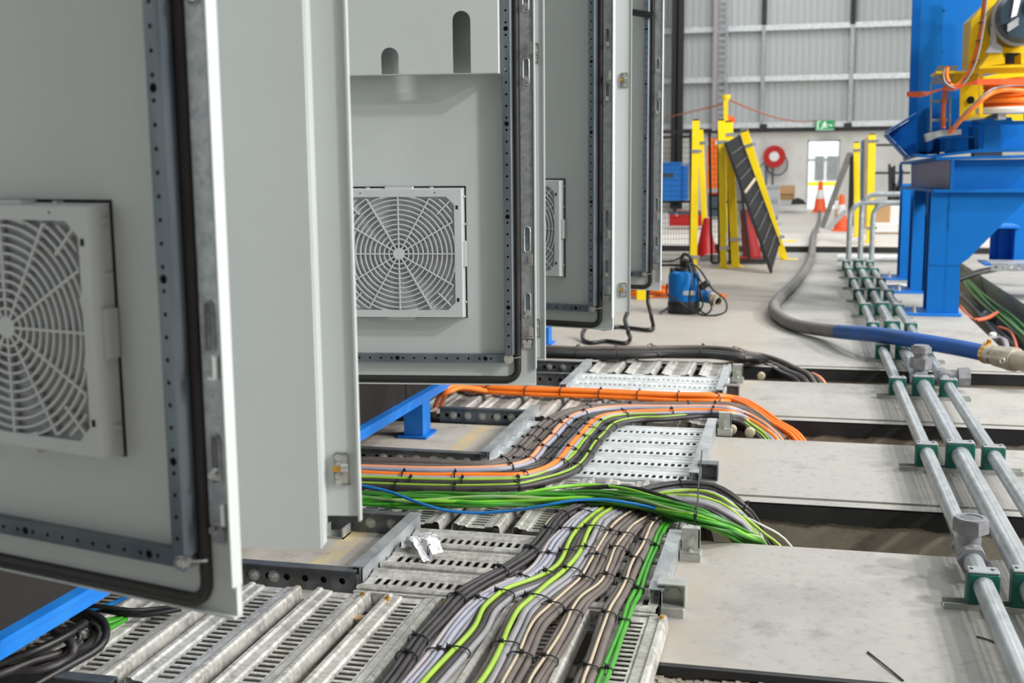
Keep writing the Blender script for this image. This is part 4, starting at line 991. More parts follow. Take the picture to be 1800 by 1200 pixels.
q.cyl((0, y-.06, PZ), (0, y+.05, PZ), .036, 16).cyl((0, y-.075, PZ), (0, y-.045, PZ), .042, 6).cyl((0, y, PZ), (0, y, PZ+.06), .027, 14).cyl((0, y, PZ+.045), (0, y, PZ+.085), .041, 6, rot=.3).cyl((0, y, PZ+.085), (0, y, PZ+.105), .026, 14).cyl((0, y, PZ+.105), (0, y, PZ+.128), .038, 6, rot=.3).cyl((0, y, PZ+.128), (0, y, PZ+.134), .030, 14)
q.build('tee_fitting', 'cast_fitting', pipes[1], 35)
q = MB(); y = 4.78-2
q.cyl((0, y-.05, PZ), (0, y+.06, PZ), .030, 16).cyl((0, y, PZ), (.06, y, PZ+.006), .022, 14).cyl((.055, y, PZ+.006), (.098, y, PZ+.008), .037, 6).cyl((0, y, PZ), (0, y, PZ+.03), .026, 14)
q.build('tee_fitting', 'cast_fitting', pipes[2], 35)
def clamp_mesh(w, h):
    q = MB(); q.cbox(-w/2, w/2, -.018, .018, .014, h, .004); return q.mesh('clamp_block', 'clamp_green')
def clamp_plate(w, h):
    q = MB(); q.cbox(-w/2+.001, w/2-.001, -.017, .017, h, h+.0045, .002)
    for sx in (-1, 1): q.cyl((sx*(w/2-.011), 0, h+.0045), (sx*(w/2-.011), 0, h+.008), .0058, 6)
    return q.mesh('clamp_plate', 'rail_galv')
CM = {0: (clamp_mesh(.062, .078), clamp_plate(.062, .078)), 1: (clamp_mesh(.078, .086), clamp_plate(.078, .086))}
rail_me = MB().box(.305, .640, -.019, .019, .0, .004).box(.305, .640, -.019, -.0165, .0, .013).box(.305, .640, .0165, .019, .0, .013).mesh('strut_rail', 'dull_zinc')
CLY = [1.45, 2.43, 3.53, 4.60, 5.43, 6.17, 6.95, 7.70, 8.45, 9.20, 9.80]
ROW = ['nearest row', 'second row', 'third row', 'fourth row', 'fifth row', 'sixth row', 'seventh row', 'eighth row', 'ninth row', 'tenth row']
for i, y in enumerate(CLY[1:]):
    t = thing('pipe_clamp_rail', 'strut rail with three green pipe clamps, %s counted from the lens' % ROW[i], 'pipe clamp', (0, y, 0), group='green pipe clamp rows')
    put('strut_rail', rail_me, t)
    for k, (x, r) in enumerate(PXS):
        a, b = CM[1 if k == 1 else 0]
        put('clamp_block', a, t).location = (x, 0, 0)
        put('clamp_plate', b, t).location = (x, 0, 0)
# far cross pipe lying on the floor to the column
q = MB().tube([Vector((0, 0, 0)), Vector((1.0, 0, 0))], .030, 12); t = thing('cross_pipe', 'pale galvanised pipe lying crosswise in front of the dark far trench', 'pipe', (.34, 10.75, .031))
q.build('pipe_run', 'new_galv', t, 40); MB().box(.60, .645, -.04, .04, -.031, .045).build('clamp_block', 'clamp_green', t)

# ------------------------------------------------------------------ suction hose with coupling
hp = [(1441, 368, -.365), (1440, 385, -.365), (1436, 398, -.365), (1430, 413, .036), (1428, 432, .036), (1425, 455, .036), (1412, 480, .036), (1393, 502, .036), (1370, 524, .036), (1360, 541, .036), (1372, 558, .036), (1402, 572, .037), (1450, 580, .05), (1500, 585, .085), (1550, 589, .112), (1600, 597, .116), (1650, 605, .114), (1700, 614, .112), (1741, 623, .110)]
path = spline(pts3(hp), .05); o0 = path[0].copy()
cut = min(range(len(path)), key=lambda k: (path[k]-P(1475, 582, .07)).length)
t = thing('suction_hose', 'thick grey and blue suction hose winding across the floor over the pipes', 'hose', o0)
MB().tube([p-o0 for p in path[:cut+1]], .034, 12).build('hose_grey', 'hose', t, 50, 'dusty grey stretch')
MB().tube([p-o0 for p in path[cut:]], .0345, 12).build('hose_blue', 'hose_blue', t, 50, 'blue stretch')
e = path[-1]-o0; d = (path[-1]-path[-4]).normalized(); s = d.cross(Vector((0, 0, 1))).normalized(); u = s.cross(d)
q = MB(); q.cyl(e-d*.03, e+d*.015, .039, 16).cyl(e+d*.015, e+d*.03, .031, 16).cyl(e+d*.03, e+d*.10, .042, 16, r1=.046).cyl(e+d*.10, e+d*.13, .048, 16).cyl(e+d*.13, e+d*.22, .040, 16).cyl(e+d*.22, e+d*.26, .047, 16)
for sg in (-1, 1): q.bar(e+d*.02+s*(.047*sg), e+d*.11+s*(.053*sg)+u*.006, .012, .010).ring(e+d*.12+s*(.062*sg)-s*.002, e+d*.12+s*(.062*sg)+s*.002, .014, .010, 14)
q.build('cam_coupling', 'coupling', t, 35)
q = MB().ring(e-d*.025, e-d*.012, .0405, .036, 18); q.bar(e-d*.018+u*.038, e-d*.010+u*.060, .012, .010); q.bar(e-d*.018+u*.045+s*.02, e-d*.018+u*.045-s*.02, .006, .006)
q.build('hose_clip', 'brass', t, 35)

# ------------------------------------------------------------------ submersible pump
pb = P(1199, 553, 0); sc = (P(1225, 553, 0)-P(1172, 555, 0)).length
t = thing('submersible_pump', 'blue submersible pump with black strainer base and a coiled black lead', 'pump', (pb.x, pb.y+.09, 0)); R = sc/2
h = PY(1199, 478, pb.y).z
MB().lathe([(R*.99, 0), (R*1.03, .01), (R*1.03, .055), (R*.98, .075)], (0, 0, 0), 24).build('strainer_base', 'black_plastic', t, 40)
MB().lathe([(R*.97, .072), (R*.99, .080), (R*.99, h-.035), (R*.93, h-.012), (R*.70, h)], (0, 0, 0), 24).build('pump_body', 'pump_blue', t, 40)
q = MB().lathe([(R*.66, h-.004), (R*.62, h+.018), (R*.30, h+.026)], (0, 0, 0), 18)
q.cyl((-R*.75, -R*.3, h-.02), (-R*.75, -R*.3, h+.018), .012, 10).cyl((R*.1, 0, h+.01), (R*.1, 0, h+.055), .022, 12)
q.build('motor_cap', 'black_plastic', t, 40)
hd = [(-R*.15, 0, h+.01), (-R*.15, 0, h+.075), (-R*.02, 0, h+.098), (R*.35, 0, h+.085), (R*.55, 0, h+.02)]
MB().tube(spline([Vector(p) for p in hd], .02), .0105, 8).build('carry_handle', 'black_plastic', t, 50)
MB().box(R*.05, R*.80, -R*1.0, -R*.75, .115, .140).build('name_plate', 'light_grey', t)
q = MB().cyl((R*.75, -.01, .11), (R*1.75, -.05, .10), .037, 14); q.build('discharge_elbow', 'pump_blue', t, 40)
MB().ring((R*1.75, -.05, .10), (R*2.25, -.10, .082), .033, .024, 16).cyl((R*1.95, -.07, .092), (R*2.05, -.08, .090), .039, 14).cyl((R*1.9, -.065, .09), (R*2.0, -.07, .0885), .0235, 14).build('discharge_spigot', 'coupling', t, 35)
MB().cyl((R*1.85, -.06, .0945), (R*2.1, -.085, .085), .0236, 14).build('spigot_bore', 'dark_hole', t)
def lead(pts, r=.0052):
    pp = spline([Vector(p) for p in pts], .02); MB().tube(pp, r, 6).build('power_lead', 'c_jet', t, 60)
Rr = R
lead([(0, -.02, h+.06), (Rr*.6, -.05, h+.04), (Rr*1.0, -.08, h-.06), (Rr*1.15, -.10, .14), (Rr*1.3, -.12, .06), (Rr*1.0, -.13, .02), (Rr*.55, -.14, .05), (Rr*.5, -.13, .14), (Rr*.62, -.11, h-.03), (Rr*.4, -.08, h+.05)])
lead([(0, 0, h+.07), (Rr*.9, -.03, h+.02), (Rr*1.5, -.06, h-.05), (Rr*1.9, -.1, .15), (Rr*2.7, -.11, .09), (Rr*2.75, -.12, .03), (Rr*2.2, -.13, .008), (Rr*1.3, -.14, .008), (Rr*.7, -.14, .03), (-Rr*.2, -.135, .085), (-Rr*.95, -.09, .12), (-Rr*1.05, -.02, .17)])
lead([(Rr*.2, 0, h+.05), (Rr*.8, -.05, h-.01), (Rr*1.0, -.10, .16), (Rr*1.05, -.12, .05), (Rr*1.5, -.13, .012), (Rr*1.85, -.12, .04), (Rr*1.6, -.1, .11), (Rr*1.2, -.09, h-.06), (Rr*.5, -.06, h+.03)])
lead([(-Rr*.1, .02, h+.085), (-Rr*.6, .02, h+.06), (-Rr*1.3, .02, h+.05), (-Rr*1.9, .05, h+.06)])
lead([(-Rr*.8, -.10, .045), (-Rr*1.2, -.12, .02), (-Rr*1.35, -.13, .012)], .008)
q = MB(); 
for s_ in (-.4, .1, .5): q.sphere((Rr*(1.35+.3*s_), -.09, h-.075+.02*s_), .022, 8)
q.build('plug_connector', 'black_plastic', t, 60)
# orange lead heap behind the fourth door and the yellow block in it
random.seed(9); c0 = P(1140, 520, 0)
t = thing('extension_lead', 'heap of orange extension lead on the floor between the end door and the pump', 'lead', (c0.x, c0.y, 0)); q = MB()
for k in range(9):
    a0 = random.random()*6; rx, ry = random.uniform(.10, .26), random.uniform(.07, .14); cx = random.uniform(-.12, .14)
    q.tube([(cx+rx*math.cos(a0+2*math.pi*i/22), ry*math.sin(a0+2*math.pi*i/22), .008+.007*k+.006*math.sin(3*a0+2*math.pi*i/11)) for i in range(22)], .0075, 6, close=True)
q.build('lead_coil', 'c_orange', t, 60)
MB().tube(spline([Vector((.2, .02, .05)), Vector((.22, -.05, .10)), Vector((.18, -.12, .14)), Vector((.21, -.08, .19)), Vector((.16, .02, .12))], .02), .0075, 6).build('lead_loop', 'c_orange', t, 60)
pe = P(1262, 523, .01)-t.location
MB().tube(spline([Vector((.2, .05, .012)), Vector((.45, .1, .012)), pe+Vector((0, .05, .01)), pe+Vector((.05, 0, .012)), pe+Vector((-.06, -.05, .012))], .03), .011, 6).build('lead_end', 'c_orange', t, 60)
a = P(1118, 527, 0); tag(MB().cbox(-.0, .078, 0, .06, 0, .095, .006).build('yellow_block', 'yellow'), 'small yellow block half hidden beneath the end cabinet door', 'block').location = a

# ------------------------------------------------------------------ blue machine on the right
def poly(q, pts, yy, d): return q.prism([PY(x, y, yy) for x, y in pts], (0, d, 0))
mo = Vector((.8, 7.1, 0))
t = thing('machine_frame', 'tall bright blue welded steel machine frame standing on bolted columns', 'machine', mo)
def part(q, name, m, par=t, smooth=None, label=None):
    v = Vector(t.location) if par is t else Vector(par.location)
    q.v = [tuple(Vector(p)-v) for p in q.v]; return q.build(name, m, par, smooth, label)
MBL = 'machine_blue'
for k, (yy, xl, xr) in enumerate(((7.08, .728, .905), (8.25, .735, .90), (9.15, .735, .90))):
    zt = PY(1640, 333, yy).z if k == 0 else .70
    q = MB()
    if k == 0:
        poly(q, [(1628, 551), (1638, 333), (1822, 333), (1702, 455), (1688, 464), (1685, 551)], yy, .02)
        poly(q, [(1636, 463), (1688.5, 463), (1688, 466), (1636, 466)], yy-.004, .006)
    else: q.box(xl, xr, yy, yy+.02, 0, zt)
    q.box(xl, xr, yy+.23, yy+.25, 0, zt); q.box((xl+xr)/2-.008, (xl+xr)/2+.008, yy, yy+.25, 0, zt)
    part(q, 'column', MBL)
    q = MB().box(xl-.115, xr+.005, yy-.03, yy+.28, 0, .016)
    part(q, 'base_plate', 'frame_blue')
    q = MB(); bolt(q, (xl-.07, yy+.02, .016), (0, 0, 1), .012, .02); q.cyl((xl-.07, yy+.02, .016), (xl-.07, yy+.02, .06), .007, 8)
    part(q, 'anchor_bolt', 'coupling', smooth=30)
# brace plate between columns
q = MB().hexa([(.80, 7.3, .20), (.81, 7.3, .20), (.81, 8.25, .60), (.80, 8.25, .60), (.80, 7.3, .70), (.81, 7.3, .70), (.81, 8.25, .70), (.80, 8.25, .70)]); part(q, 'side_gusset', MBL)
# ring beam with chamfered corner
ya, yb = 7.04, 8.3
NT, FT = PY(1645, 281, ya), PY(1582, 289, yb); NB, FB = PY(1641, 333, ya), PY(1582, 327, yb)
RT, RB = PY(1830, 277, ya), PY(1830, 333, ya); BK = Vector((0, .30, 0)); up = Vector((0, 0, .016))
q = MB().prism([NT, RT, RT+BK, NT+BK*.6+Vector((.1, 0, 0)), FT+Vector((.25, .05, 0)), FT], up); part(q, 'top_flange', MBL)
q = MB().prism([NB, RB, RB+BK, NB+BK*.6+Vector((.1, 0, 0)), FB+Vector((.25, .05, 0)), FB], -up); part(q, 'bottom_flange', MBL)
W0 = PY(1671, 300, ya+.07); q = MB().quad((W0.x, ya+.07, NB.z), (RT.x, ya+.07, NB.z), (RT.x, ya+.07, NT.z), (W0.x, ya+.07, NT.z))
q.hexa([Vector((W0.x-.006, ya, NB.z)), Vector((W0.x+.010, ya, NB.z)), Vector((W0.x+.010, ya+.1, NB.z)), Vector((W0.x-.006, ya+.1, NB.z)), Vector((W0.x-.006, ya, NT.z)), Vector((W0.x+.010, ya, NT.z)), Vector((W0.x+.010, ya+.1, NT.z)), Vector((W0.x-.006, ya+.1, NT.z))]); part(q, 'beam_web', MBL)
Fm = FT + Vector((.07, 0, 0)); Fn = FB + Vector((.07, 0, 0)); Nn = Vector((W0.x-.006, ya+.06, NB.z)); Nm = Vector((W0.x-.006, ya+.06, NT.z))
q = MB().prism([Nn, Fn, Fm, Nm], (.012, .004, 0)); part(q, 'corner_web', 'lavender_grey', label='lavender grey corner web')
q = MB(); a_, b_ = PY(1581.5, 289, yb), PY(1584, 327, yb); q.box(a_.x, a_.x+.012, yb-.06, yb+.06, b_.z, a_.z); part(q, 'corner_stiffener', MBL)
# machine skid above: spacer blocks, lower flange, stub, webs
q = MB(); poly(q, [(1713, 266), (1762, 266), (1762, 279), (1713, 279)], 7.10, .15); part(q, 'packing_block', 'light_grey')
q = MB(); poly(q, [(1590, 277), (1612, 270), (1612, 276), (1590, 283)], 7.5, .12); part(q, 'packing_block', 'lavender_grey')
q = MB(); poly(q, [(1611, 270), (1640, 273), (1715, 262), (1830, 260), (1830, 266), (1715, 268), (1640, 277), (1611, 276)], 7.05, .35); part(q, 'skid_flange', MBL)
q = MB(); poly(q, [(1730, 211), (1758, 211), (1760, 262), (1728, 262)], 7.06, .02); part(q, 'skid_stub', MBL)
q = MB(); poly(q, [(1713, 222), (1720, 222), (1720, 262), (1713, 263)], 7.1, .25); part(q, 'skid_stiffener', MBL)
q = MB(); poly(q, [(1722, 206), (1778, 206), (1780, 213), (1830, 211), (1830, 216), (1722, 217)], 7.04, .3); part(q, 'skid_top_flange', MBL)
q = MB(); poly(q, [(1640, 215), (1830, 215), (1830, 263), (1640, 268)], 7.42, .02); part(q, 'skid_web', MBL)
q = MB(); poly(q, [(1650, 240), (1715, 239), (1715, 242), (1650, 244)], 7.1, .3); poly(q, [(1661, 242), (1676, 242), (1676, 272), (1661, 272)], 7.15, .02); part(q, 'skid_shelf', MBL)
# tall upper column
q = MB()
poly(q, [(1606, -60), (1624, -60), (1617, 200), (1612, 276), (1595, 276), (1598, 200)], 7.75, .03)
part(q, 'upper_flange', MBL)
q = MB(); poly(q, [(1621, -60), (1659, -60), (1652, 270), (1612, 273), (1614, 200)], 7.30, .03); part(q, 'upper_flange', MBL)
q = MB(); poly(q, [(1655, -60), (1830, -60), (1830, 235), (1650, 235)], 7.45, .03); part(q, 'upper_web', MBL)
q = MB(); poly(q, [(1630, 190), (1640, 190), (1640, 262), (1632, 268)], 7.2, .1); part(q, 'upper_stiffener', MBL)
q = MB()
for x, y in ((1657.5, 19), (1654.5, 92.5)): p = PY(x, y, 7.44); q.cyl(p, p+Vector((0, -.006, 0)), .0095, 10)
p = PY(1621, 270, 7.28); q.box(p.x-.015, p.x+.02, p.y-.01, p.y, p.z-.004, p.z+.012)
part(q, 'bolt_hole', 'dark_hole')
q = MB(); poly(q, [(1560, 235), (1612, 203), (1612, 274), (1597, 274)], 7.50, .016)
part(q, 'corner_gusset', MBL)
q = MB(); A, B = PY(1559, 234, 7.38), PY(1613, 201, 7.38); q.hexa([A, A+Vector((.0, .2, 0)), B+Vector((0, .2, 0)), B, A+Vector((0, 0, .012)), A+Vector((0, .2, .012)), B+Vector((0, .2, .012)), B+Vector((0, 0, .012))])
A, B = PY(1559, 235, 7.38), PY(1597, 276, 7.38); q.hexa([A, A+Vector((.0, .2, 0)), B+Vector((0, .2, 0)), B, A+Vector((-.008, 0, -.008)), A+Vector((-.008, .2, -.008)), B+Vector((-.008, .2, -.008)), B+Vector((-.008, 0, -.008))])
part(q, 'gusset_flange', MBL)
# yellow motor base
ym = thing('motor_base', 'yellow welded motor base in front of the blue machine column', 'machine', (1.0, 6.95, 0))
q = MB(); poly(q, [(1707, 37), (1740, -4), (1740, -60), (1830, -60), (1830, 120), (1700, 124)], 6.98, .012); part(q, 'side_plate', 'machine_yellow', ym)
q = MB(); a_, b_, c_, d_ = PY(1693, 42, 7.2), PY(1708, 37, 6.98), PY(1703, 122, 6.98), PY(1690, 124, 7.2); q.quad(a_, b_, c_, d_).quad(PY(1693, 42, 7.2), PY(1742, -4, 7.2), PY(1742, -6, 6.98), b_); part(q, 'end_plate', 'machine_yellow', ym)
q = MB(); poly(q, [(1722, 116), (1830, 112), (1830, 117), (1722, 120)], 6.7, .5); poly(q, [(1646, 125), (1722, 124), (1722, 127.5), (1646, 129)], 6.86, .3); part(q, 'deck_plate', 'machine_yellow', ym)
q = MB(); poly(q, [(1646, 128), (1720, 127), (1718, 148), (1672, 150), (1664, 150)], 7.05, .012); part(q, 'bracket_plate', 'machine_yellow', ym)
q = MB(); poly(q, [(1721, 118), (1728, 118), (1728, 207), (1721, 207)], 6.80, .02); poly(q, [(1688, 150), (1695.5, 150), (1694, 205), (1687, 205)], 6.90, .02); part(q, 'post', 'machine_yellow', ym)
q = MB(); poly(q, [(1694, 140), (1830, 117), (1830, 212), (1690, 212)], 7.28, .012); part(q, 'back_plate', 'machine_yellow', ym)
q = MB(); poly(q, [(1736, 101), (1738, 98), (1739, 94), (1763, 94), (1763, 99), (1766, 101), (1766, 112), (1724, 117)], 6.72, .2); poly(q, [(1795, 94), (1830, 94), (1830, 116), (1795, 112)], 6.72, .2); part(q, 'pedestal', 'machine_yellow', ym)
q = MB(); poly(q, [(1768, 93), (1794, 93), (1794, 112), (1768, 112)], 6.97, .02); part(q, 'opening_shadow', 'dark_hole', ym)  # black box painting the shadow inside the opening under the motor
q = MB(); 
for y in (143, 176): 
    p = PY(1706, y, 7.27); q.cyl(p, p+Vector((0, -.008, 0)), .022, 12)
part(q, 'plate_hole', 'dark_hole', ym)
mc = PY(1797, 30, 6.7); sr = PY(1797+50, 30, 6.7).x-mc.x
mt = thing('electric_motor', 'round dark grey electric motor with a pale stripe on the yellow base', 'motor', mc)
MB().lathe([(sr*.55, -.10), (sr*.86, -.085), (sr*.96, -.05), (sr*.98, .0), (sr*1.03, .01), (sr*1.03, .035), (sr*.96, .05), (sr*.96, .30)], (0, 0, 0), 32, 'y').build('motor_body', 'motor_grey', mt, 40)
MB().ring((0, -.012, 0), (0, .03, 0), sr*1.06, sr*.965, 36).build('end_flange', 'light_grey', mt, 40)
q = MB()
for th in (205, 212, 219, 226, 285, 292, 299):
    c, s_ = math.cos(math.radians(th)), math.sin(math.radians(th))
    q.bar((c*sr*.52, -.104, s_*sr*.52), (c*sr*.92, -.082, s_*sr*.92), .006, .006)
q.build('cooling_slot', 'dark_hole', mt)['kind'] = 'stuff'
q = MB()
for k in range(3): z = -sr*(.28+.10*k); q.bar((-sr*.62, -.105, z-.012), (-sr*.25, -.108, z+.022), .004, .012)
q.build('cooling_fin', 'light_grey', mt)['kind'] = 'stuff'
MB().hexa([(-sr*.52, -.110, -sr*.10), (-sr*.32, -.110, -sr*.02), (-sr*.32, -.095, -sr*.02), (-sr*.52, -.095, -sr*.10), (-sr*.40, -.110, sr*.9), (-sr*.15, -.110, sr*.9), (-sr*.15, -.095, sr*.9), (-sr*.40, -.095, sr*.9)]).build('pale_stripe', 'white', mt)
MB().lathe([(sr*.30, -.13), (sr*.38, -.118), (sr*.40, -.09)], (sr*.30, 0, sr*.35), 20, 'y').build('shaft_cover', 'motor_grey', mt, 40)
q = MB(); f0, f1, f2 = PY(1740, 93, 6.7)-mc, PY(1758, 80, 6.7)-mc, PY(1746, 50, 6.7)-mc
q.prism([f0, PY(1762, 93, 6.7)-mc, PY(1762, 82, 6.7)-mc, PY(1752, 75, 6.7)-mc, PY(1750, 45, 6.7)-mc, PY(1745, 45, 6.7)-mc, PY(1743, 78, 6.7)-mc, PY(1733, 92, 6.7)-mc], (0, .06, 0)).build('mounting_foot', 'light_grey', mt)
# cable ladder, power cables, tape, coil
lt = thing('cable_ladder', 'small upright galvanised cable ladder against the blue column', 'cable tray', PY(1655, 240, 7.0))
def rp(q, name, m, par, smooth=None):
    q.v = [tuple(Vector(p)-par.location) for p in q.v]; return q.build(name, m, par, smooth)
ladder = [(1636, 236), (1637, 150), (1642, 132), (1650, 116)]
for dx in (0, 33):
    q = MB(); pp = [PY(x+dx, y, 7.0) for x, y in ladder]
    for a_, b_ in zip(pp, pp[1:]): q.bar(a_, b_, .006, .05, up=(0, 1, 0))
    rp(q, 'side_rail', 'rail_galv', lt)
for x, y in ((1636, 211), (1636.5, 178), (1639, 146), (1641, 140), (1645, 124), (1649, 118)):
    q = MB().bar(PY(x, y, 6.99), PY(x+34, y, 6.99), .012, .014); rp(q, 'rung', 'rail_galv', lt)
q = MB(); poly(q, [(1627, 235), (1652, 229), (1690, 227), (1690, 236), (1652, 240), (1630, 249)], 6.9, .12); rp(q, 'floor_bend', 'rail_galv', lt)
pw = thing('power_cable', 'orange motor cable strapped to a thin grey one, drooping from the motor to the ladder', 'cable', PY(1700, 100, 6.6))
pt = [(1734, -30), (1729, 20), (1724, 55), (1718, 85), (1710, 112), (1698, 135), (1684, 150), (1674, 152), (1666, 142), (1663, 128), (1665, 118)]
rp(MB().tube(spline([PY(x, y, 6.62) for x, y in pt], .02), .0125, 8), 'cable', 'c_orange', pw, 60)
rp(MB().tube(spline([PY(x+3, y+3, 6.60) for x, y in pt[:8]]+[PY(x-5, y+2, 6.60) for x, y in pt[8:]], .02), .0055, 6), 'cable', 'c_grey', pw, 60)
rp(MB().tube(spline([PY(x, y, 6.6) for x, y in ((1725, 38), (1737, 22), (1752, 5), (1760, -8))], .02), .0045, 6), 'cable', 'c_brown', pw, 60)
q = MB()
for x, y in ((1725, 39), (1721, 71), (1715, 107), (1701, 138), (1668, 145)): p = PY(x, y, 6.615); q.bar(p-Vector((.018, 0, .004)), p+Vector((.018, 0, .004)), .004, .034, up=(0, 1, 0))
rp(q, 'cable_tie', 'black_plastic', pw)
pv = thing('riser_cable', 'orange cable running straight down inside the small cable ladder', 'cable', PY(1658, 190, 6.95))
rp(MB().tube(spline([PY(x, y, 6.96) for x, y in ((1662, 150), (1660, 170), (1658, 195), (1658, 226))], .03), .0135, 8), 'cable', 'rust_cable', pv, 60)
tp = thing('barrier_tape', 'fluorescent orange tape stretched past the yellow base and blue column', 'tape', PY(1700, 150, 6.6))
q = MB(); top = [(1594, 161), (1618, 161), (1636, 160), (1655, 155), (1676, 150), (1700, 147), (1718, 139), (1760, 138), (1830, 138)]; bot = [(1594, 170), (1618, 171), (1630, 168), (1655, 158), (1676, 160), (1700, 150), (1718, 149), (1760, 149), (1830, 150)]
Y_ = [7.35, 7.2, 7.0, 6.85, 6.6, 6.58, 6.56, 6.55, 6.55]
for i in range(len(top)-1):
    a_, b_, c_, d_ = PY(*bot[i], Y_[i]), PY(*bot[i+1], Y_[i+1]), PY(*top[i+1], Y_[i+1]), PY(*top[i], Y_[i]); e_ = Vector((0, .001, 0))
    q.hexa([a_, b_, b_+e_, a_+e_, d_, c_, c_+e_, d_+e_])
rp(q, 'tape', 'cone_orange', tp)
cc = PY(1785, 192, 6.95)
ct = thing('cable_coil', 'big coil of orange cable on a white wrapped board atop the blue skid', 'cable', cc)
random.seed(14); s1 = (PY(1785+72, 192, 6.95)-cc).x
for k in range(8):
    rz = s1*random.uniform(.80, 1.0)*(1-.03*k); oy = random.uniform(-.015, .015); hz = .018+.0165*k; w_ = random.uniform(-.025, .025); ph = random.random()*6
    MB().tube([(oy+rz*math.cos(2*math.pi*i/40), .62*rz*math.sin(2*math.pi*i/40)+oy, hz+w_*math.sin(2*math.pi*i/40+ph)*.8) for i in range(40)], .0135, 8, close=True).build('coil_turn', 'c_orange', ct, 60)
MB().tube(spline([PY(x, y, yy)-cc for x, y, yy in ((1800, 160, 6.85), (1765, 158, 6.8), (1738, 166, 6.72), (1718, 182, 6.70), (1698, 200, 6.72), (1682, 218, 6.75), (1670, 232, 6.80))], .03), .0135, 8).build('coil_tail', 'c_orange', ct, 60)
MB().tube(spline([PY(x, y, yy)-cc for x, y, yy in ((1810, 149, 6.85), (1770, 151, 6.8), (1738, 160, 6.70), (1705, 190, 6.70), (1676, 222, 6.75))], .03), .0055, 6).build('grey_tail', 'c_grey', ct, 60)
q = MB().lathe([(s1*.96, -.022), (s1*1.0, -.012), (s1*1.0, .002), (s1*.95, .010)], (0, 0, 0), 28); q.v = [(x, y*.7, z) for x, y, z in q.v]; q.build('wrapped_board', 'white', ct, 40)
MB().box(-.10, -.06, -.1, .05, -.055, -.02).box(.05, .12, -.1, .05, -.055, -.02).build('support_block', 'light_grey', ct)
# offcuts lying on the skid
for lab_, (x0, y0, x1, y1), yy, m_ in (('short galvanised bracket offcut lying on the skid left of the coil', (1700, 205, 1732, 211), 6.9, 'dull_zinc'), ('dark rag beside the galvanised bracket on the skid', (1732, 200, 1757, 209), 6.9, 'motor_grey')):
    p0, p1 = PY(x0, y1, yy), PY(x1, y0, yy); w_ = p1.x-p0.x; hh_ = p1.z-p0.z
    q = MB().prism([(0, 0, 0), (w_, 0, hh_*.25), (w_, 0, hh_*.7), (w_*.6, 0, hh_), (w_*.2, 0, hh_*.6)], (0, .05, 0)); o = q.build('offcut', m_); o.location = p0; tag(o, lab_, 'scrap')
# small blue stub column and galvanised tray across the right trench
st = thing('stub_column', 'short blue I-section column beyond the cable trench', 'machine', PY(1770, 460, 8.35))
z0, z1 = PY(1775, 462, 8.35).z, PY(1775, 400, 8.35).z
def bx(x0, x1, yy, y2, za, zb, q): return q.box(PY(x0, 400, yy).x, PY(x1, 400, yy).x, yy, y2, za, zb)
q = MB(); bx(1742, 1757, 8.5, 8.52, z0, z1, q); bx(1757, 1785, 8.45, 8.46, z0, z1, q); bx(1785, 1791, 8.3, 8.55, z0, z1, q); rp(q, 'column', MBL, st)
q = MB(); bx(1744, 1793, 8.28, 8.6, z1, z1+.016, q); bx(1735, 1800, 8.25, 8.6, z0-.012, z0, q); rp(q, 'end_plate', 'frame_blue', st)
q = MB(); poly(q, [(1746, 396), (1752, 387), (1762, 387), (1760, 390), (1754, 396)], 8.4, .05); rp(q, 'yellow_hook', 'machine_yellow', st)
st2 = thing('hopper_plate', 'dark blue sloped plate under the machine beside the short column', 'machine', PY(1795, 400, 8.6))
q = MB(); poly(q, [(1752, 388), (1830, 300), (1830, 470), (1786, 470), (1788, 398)], 8.75, .02); rp(q, 'plate', MBL, st2)
tr = thing('trench_tray', 'galvanised perforated tray bridging the right trench below the short column', 'cable tray', PY(1745, 480, 7.9))
q = MB(); z_ = PY(1770, 470, 7.9).z; L = .9; x_ = PY(1742, 470, 7.9).x
perf(q, lambda s, tt, d: (x_+s, 7.9+d, z_+tt), 0, L, .022, [(.03+.045*k, .009) for k in range(19)], .003, a=.012); q.box(x_, x_+L, 7.9, 8.2, z_+.021, z_+.024); rp(q, 'tray_side', 'rail_galv', tr)
# cables lying in the right-hand trench
random.seed(31)
def tc(label, pts, r, m, n_=1, spread=.03, zb=-.16):
    base = [P(x, y, zb) for x, y in pts]; th = thing('trench_cable', label, 'cable', base[0])
    for k in range(n_):
        oo = Vector((random.uniform(-spread, spread), random.uniform(-spread, spread), random.uniform(0, spread*.8)))
        MB().tube(spline([p-base[0]+oo*(.6+.4*math.sin(i+k)) for i, p in enumerate(base)], .05), r, 7).build('cable', m, th, 60)
tc('bunch of dull green cables lying along the right trench wall', [(1692, 478), (1710, 508), (1735, 535), (1765, 562), (1800, 595), (1840, 632)], .009, 'c_dgreen', 12, .045, -.10)
tc('dusty grey cables in the bottom of the right trench', [(1690, 520), (1715, 545), (1745, 580), (1775, 615), (1810, 655)], .016, 'hose', 8, .06, -.20)
tc('rust red cable looped at the edge of the right trench', [(1684, 540), (1700, 556), (1716, 564), (1735, 560), (1752, 550)], .008, 'rust_cable', 3, .015, -.07)
tc('rust red cable curving deep in the right trench', [(1755, 575), (1772, 580), (1783, 596), (1788, 614), (1796, 632)], .008, 'rust_cable', 1, .0, -.10)
tc('pair of grey conduits beside the rust red cable in the trench', [(1745, 600), (1762, 600), (1775, 620), (1790, 645)], .011, 'c_grey', 2, .03, -.12)
tc('thick black cable crossing the right trench behind the column', [(1680, 492), (1700, 485), (1722, 478), (1742, 474), (1760, 470)], .024, 'c_jet', 1, 0, .02)
o = MB().sphere((0, 0, 0), .022, 10, .7).build('white_tag', 'white', None, 60); o.location = P(1745, 588, -.10); tag(o, 'small white tag among the cables in the right trench', 'tag')
